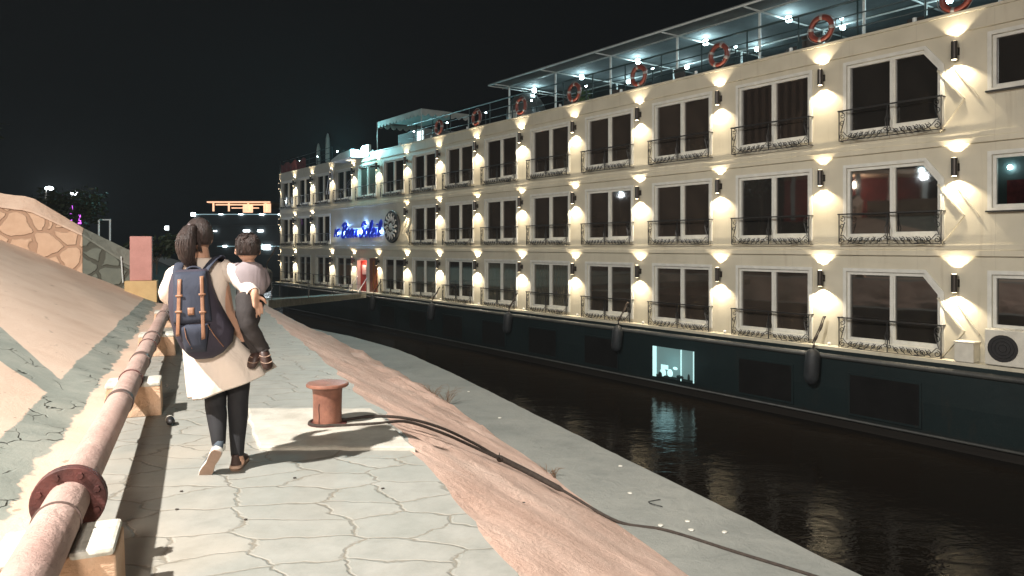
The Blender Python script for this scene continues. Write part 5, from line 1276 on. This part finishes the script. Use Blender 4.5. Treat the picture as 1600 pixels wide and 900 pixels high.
def band_(name, pts, w_, t_): 
    mb = MB(); mb.tube(cr(pts, 6), [(w_, t_)]*((len(pts)-1)*6+1), 10); mb.build(name, M['navy'], bp, smooth=True)
band_('shoulder_strap', [at(316, 432, -.17), at(325, 416, -.135), at(337, 403, -.07), at(345, 402, .0), at(346, 420, .10)], .030, .008)
band_('shoulder_strap', [at(277, 432, -.17), at(278, 420, -.13), at(281, 412, -.06), at(283, 414, .04)], .028, .008)
mb = MB(); mb.tube(cr([at(291, 428, -.20), at(293, 420, -.185), at(303, 417, -.18), at(313, 420, -.185), at(315, 428, -.20)], 6), .007, 8); mb.build('grab_handle', M['navy'], bp, smooth=True)

# the child on her right arm
kd = empty('person', (FX, FY, 0), FA); tag(kd, 'small dark haired child in a grey shirt held on the arm of the woman', 'person')
kc = at(387, 388, -.08)
mb = MB()
mb.ball(kc, (.070, .078, .086), 16, 12); mb.ball(kc+Vector((.072, .0, -.022)), (.009, .014, .022), 8, 6); mb.ball(kc+Vector((-.072, 0, -.022)), (.009, .014, .022), 8, 6)
chain(mb, [kc+Vector((0, .05, -.04)), kc+Vector((0, .07, -.045))], [.035, .02]); mb.ball(kc+Vector((0, .082, -.012)), (.009, .012, .010), 8, 6)
chain(mb, [kc+Vector((0, .01, -.05)), at(389, 412, -.07)], [.036, .036])
KT = [at(390, 415, -.07), at(392, 430, -.07), at(395, 448, -.07), at(391, 463, -.07)]
chain(mb, KT, [(.055, .045), (.078, .06), (.074, .06), (.07, .06)])
KA = [at(407, 422, -.05), at(414, 440, -.03), at(405, 455, .05)]; chain(mb, KA, [.028, .024, .018])
KB = [at(374, 420, -.05), at(362, 418, .03), at(350, 410, .10)]; chain(mb, KB, [.028, .022, .018])
K1 = [at(386, 464, -.13), at(384, 492, -.20), at(392, 514, -.21), at(409, 541, -.19), at(414, 549, -.19)]
K2 = [at(398, 465, -.04), at(390, 500, -.14), at(391, 520, -.16), at(400, 546, -.15), at(400, 552, -.15)]
kr = [.058, .050, .042, .028, .026]
chain(mb, K1, kr); chain(mb, K2, kr)
chain(mb, [K1[-1], at(415, 566, -.21)], [.022, .024]); chain(mb, [K2[-1], at(394, 568, -.17)], [.022, .022])
hand(mb, KA[-1], (-.5, .8, 0), (0, .2, 1), (-.8, -.3, 0), .5); hand(mb, KB[-1], (-.6, .7, .2), (0, .2, 1), (-.6, -.5, 0), .5)
o = mb.build('body', M['skin'], kd, smooth=True); remesh(o, .005, 3)
for s_ in (-1, 1):
    mb = MB(); mb.ball(kc+Vector((.026*s_, .073, .002)), (.009, .006, .006), 8, 6); mb.build('eye', M['black'], kd, smooth=True)
mb = MB(); n = 26; rg = []
for i in range(13):
    a = -.50+(math.pi/2+.48)*i/12; rg.append([kc+Vector(((.077+.002*math.sin(5*t+i))*math.cos(a)*math.cos(t), -.006+.082*math.cos(a)*math.sin(t), .010+(.090)*math.sin(a)-(.012 if math.sin(t) < 0 and i == 0 else 0))) for t in [2*math.pi*k/n for k in range(n)]])
mb.rings(rg)
for i in range(150):
    g = random.Random(i+900); a = -.35+1.8*g.random(); t = 6.283*g.random(); d = Vector((math.cos(a)*math.cos(t), math.cos(a)*math.sin(t), math.sin(a)))
    p = kc+Vector((.076*d.x, -.006+.081*d.y, .010+.089*d.z)); tg = Vector((g.gauss(0, .5), g.gauss(0, .5), -1)); tg = (tg-d*tg.dot(d)).normalized()
    mb.tube([p, p+tg*.018+d*.003, p+tg*.034+d*.001], [.003, .003, .0008], 4)
mb.build('hair', M['hair'], kd, smooth=True)
rg = []
for a, b_, py, ry in ((379, 399, 409, .04), (370, 409, 414, .058), (366, 414, 424, .072), (367, 417, 438, .076), (371, 417, 450, .074), (374, 413, 460, .07)):
    A_, B_ = at(a, py, -.07), at(b_, py, -.07); rg.append(sring((A_.x+B_.x)/2, -.075, A_.z, (B_.x-A_.x)/2, ry, 2.4, 40, 0, lambda t, q=len(rg): .02*math.sin(5*t+q*1.3)+.015*math.sin(9*t-q)))
mb = MB(); mb.rings(rg); mb.build('shirt', M['grey_shirt'], kd, smooth=True)
sleeve(KA, [.038, .035, .028], 'sleeve', M['grey_shirt'], kd); sleeve(KB, [.038, .033, .026], 'sleeve', M['grey_shirt'], kd)
for nm, Lg in (('trouser_leg', K1), ('trouser_leg', K2)):
    mb = MB(); P = cr(Lg, 5); rr_ = [(lerp_tab([(i*5, r_+.010) for i, r_ in enumerate(kr)], j))*(1+.05*math.sin(j*1.7)) for j in range(len(P))]
    mb.tube(P, rr_, 18); mb.build(nm, M['dark_pants'], kd, smooth=True)
mb = MB(); chain(mb, [at(390, 456, -.075), at(390, 470, -.09)], [(.078, .07), (.072, .066)], 20); mb.build('trouser_seat', M['dark_pants'], kd, smooth=True)
for a, b_, lyy in (((413, 552), (418, 573), -.20), ((400, 554), (393, 571), -.16)):
    A_, B_ = at(a[0], a[1], lyy), at(b_[0], b_[1], lyy-.025)
    mb = MB(); chain(mb, [A_, A_.lerp(B_, .5), B_], [(.034, .030), (.040, .031), (.034, .024)], 16); sh_ = mb.build('sandal', M['shoe_brown'], kd, smooth=True)
    d = (B_-A_).normalized()
    for q in (.15, .62):
        c = A_.lerp(B_, q); mb = MB()
        mb.tube([c+Vector((.038*math.cos(t), .034*math.sin(t), .006*math.cos(2*t))) for t in [math.pi+.5+math.pi*.7*k/8 for k in range(9)]], [(.004, .002)]*9, 6); mb.build('sandal_strap', M['sole_pale'], sh_, smooth=True)

# ------------------------------------------------------------------ promenade beside and behind the view (seen as reflections in the ship's windows)
pw = empty('promenade_wall', Q(-8.0, 0, 0)); tag(pw, 'low peach parapet wall on top of the embankment', 'parapet wall')
mb = MB()
mb.rings([[Q(-8.0, Y, 3.0), Q(-8.0, Y, 3.95), Q(-8.35, Y, 3.95), Q(-8.35, Y, 3.0)] for Y in (-8, 0, 8, 12, 15.5)])
o = mb.build('parapet', M['cap']); o.parent = pw; o.location = -Vector(pw.location)
pv = empty('pavilion', (-18.5, 15.5, 3.05)); tag(pv, 'small white columned pavilion on the promenade', 'pavilion')
for i in range(5): MB().box(-.12, .12, -3.6+1.8*i-.12, -3.6+1.8*i+.12, 0, 2.7).build('column', M['white_pole'], pv)
MB().box(-3, .3, -4, 4, 2.7, 2.95).build('roof', M['cap'], pv)
MB().box(-3, -2.8, -4, 4, 0, 2.7).build('back_wall', M['red_cloth'], pv)
light('POINT', 'pavilion_light', (-19.5, 15.5, 5.2), 260, (1, .8, .6), .2)
for i, (x, Y) in enumerate(((-17.5, 21), (-19.5, 9.5), (-22.5, 24), (-23.5, 28.5))):
    tree(x, Y, 2.4, 5.2+i*.5, 2.2, 1500, 20+i, ['leafy promenade tree behind the stone wall end', 'leafy promenade tree before the pavilion', 'taller promenade tree farther along', 'promenade tree farthest along beyond the wall'][i], M['leaf_dark'], .22)
for i, (x, Y) in enumerate(((-16.5, 12.5), (-18.5, 22.5), (-26, 31))):
    f = empty('street_lamp', (x, Y, 2.6)); tag(f, ['short globe lamp before the pavilion', 'short globe lamp behind the stone wall', 'short globe lamp farther along the promenade'][i], 'street lamp')
    MB().tube([(0, 0, -.3), (0, 0, 3.0)], .05, 8).build('post', M['lamp_metal'], f)
    mb = MB(); mb.ball((0, 0, 3.12), .15, 12, 8); mb.build('globe', M['cool_glow'], f, smooth=True)
    light('POINT', 'globe_lamp_light', (x+.1, Y-.1, 5.35), 160, (.9, .97, 1), .15)
s2 = empty('street_lamp', (FILL_LAMP.x-.9, FILL_LAMP.y, 2.3)); tag(s2, 'made-up grey lamp post for the added fill light, behind the view', 'street lamp')
mb = MB(); mb.tube([(0, 0, -3.3), (0, 0, 3.6), (.2, 0, 3.9), (.9, 0, 4.0)], [.08, .05, .04, .03], 10); mb.build('post', M['lamp_metal'], s2, smooth=True)  # unseen post added to carry the fill light
mb = MB(); mb.box(.6, 1.2, -.15, .15, 4.45, 4.55); mb.build('lamp_head', M['lamp_metal'], s2, bevel=.02)  # head of the made-up post, added with the fill light

# thin haze volume added to put a glow round the lamps
mb = MB(); mb.box(-340, 120, -60, 430, -5.4, 14)
hz = bpy.data.materials.new('added_haze_volume'); hz.use_nodes = True; nt = hz.node_tree; nt.nodes.clear()
ov = nt.nodes.new('ShaderNodeOutputMaterial'); pvn = nt.nodes.new('ShaderNodeVolumePrincipled'); nt.links.new(pvn.outputs[0], ov.inputs['Volume'])
pvn.inputs['Color'].default_value = (.85, .92, .95, 1); pvn.inputs['Density'].default_value = .0004; pvn.inputs['Anisotropy'].default_value = 0
tag(mb.build('added_haze', hz), 'thin haze added over the river to glow round the lamps', kind='stuff')
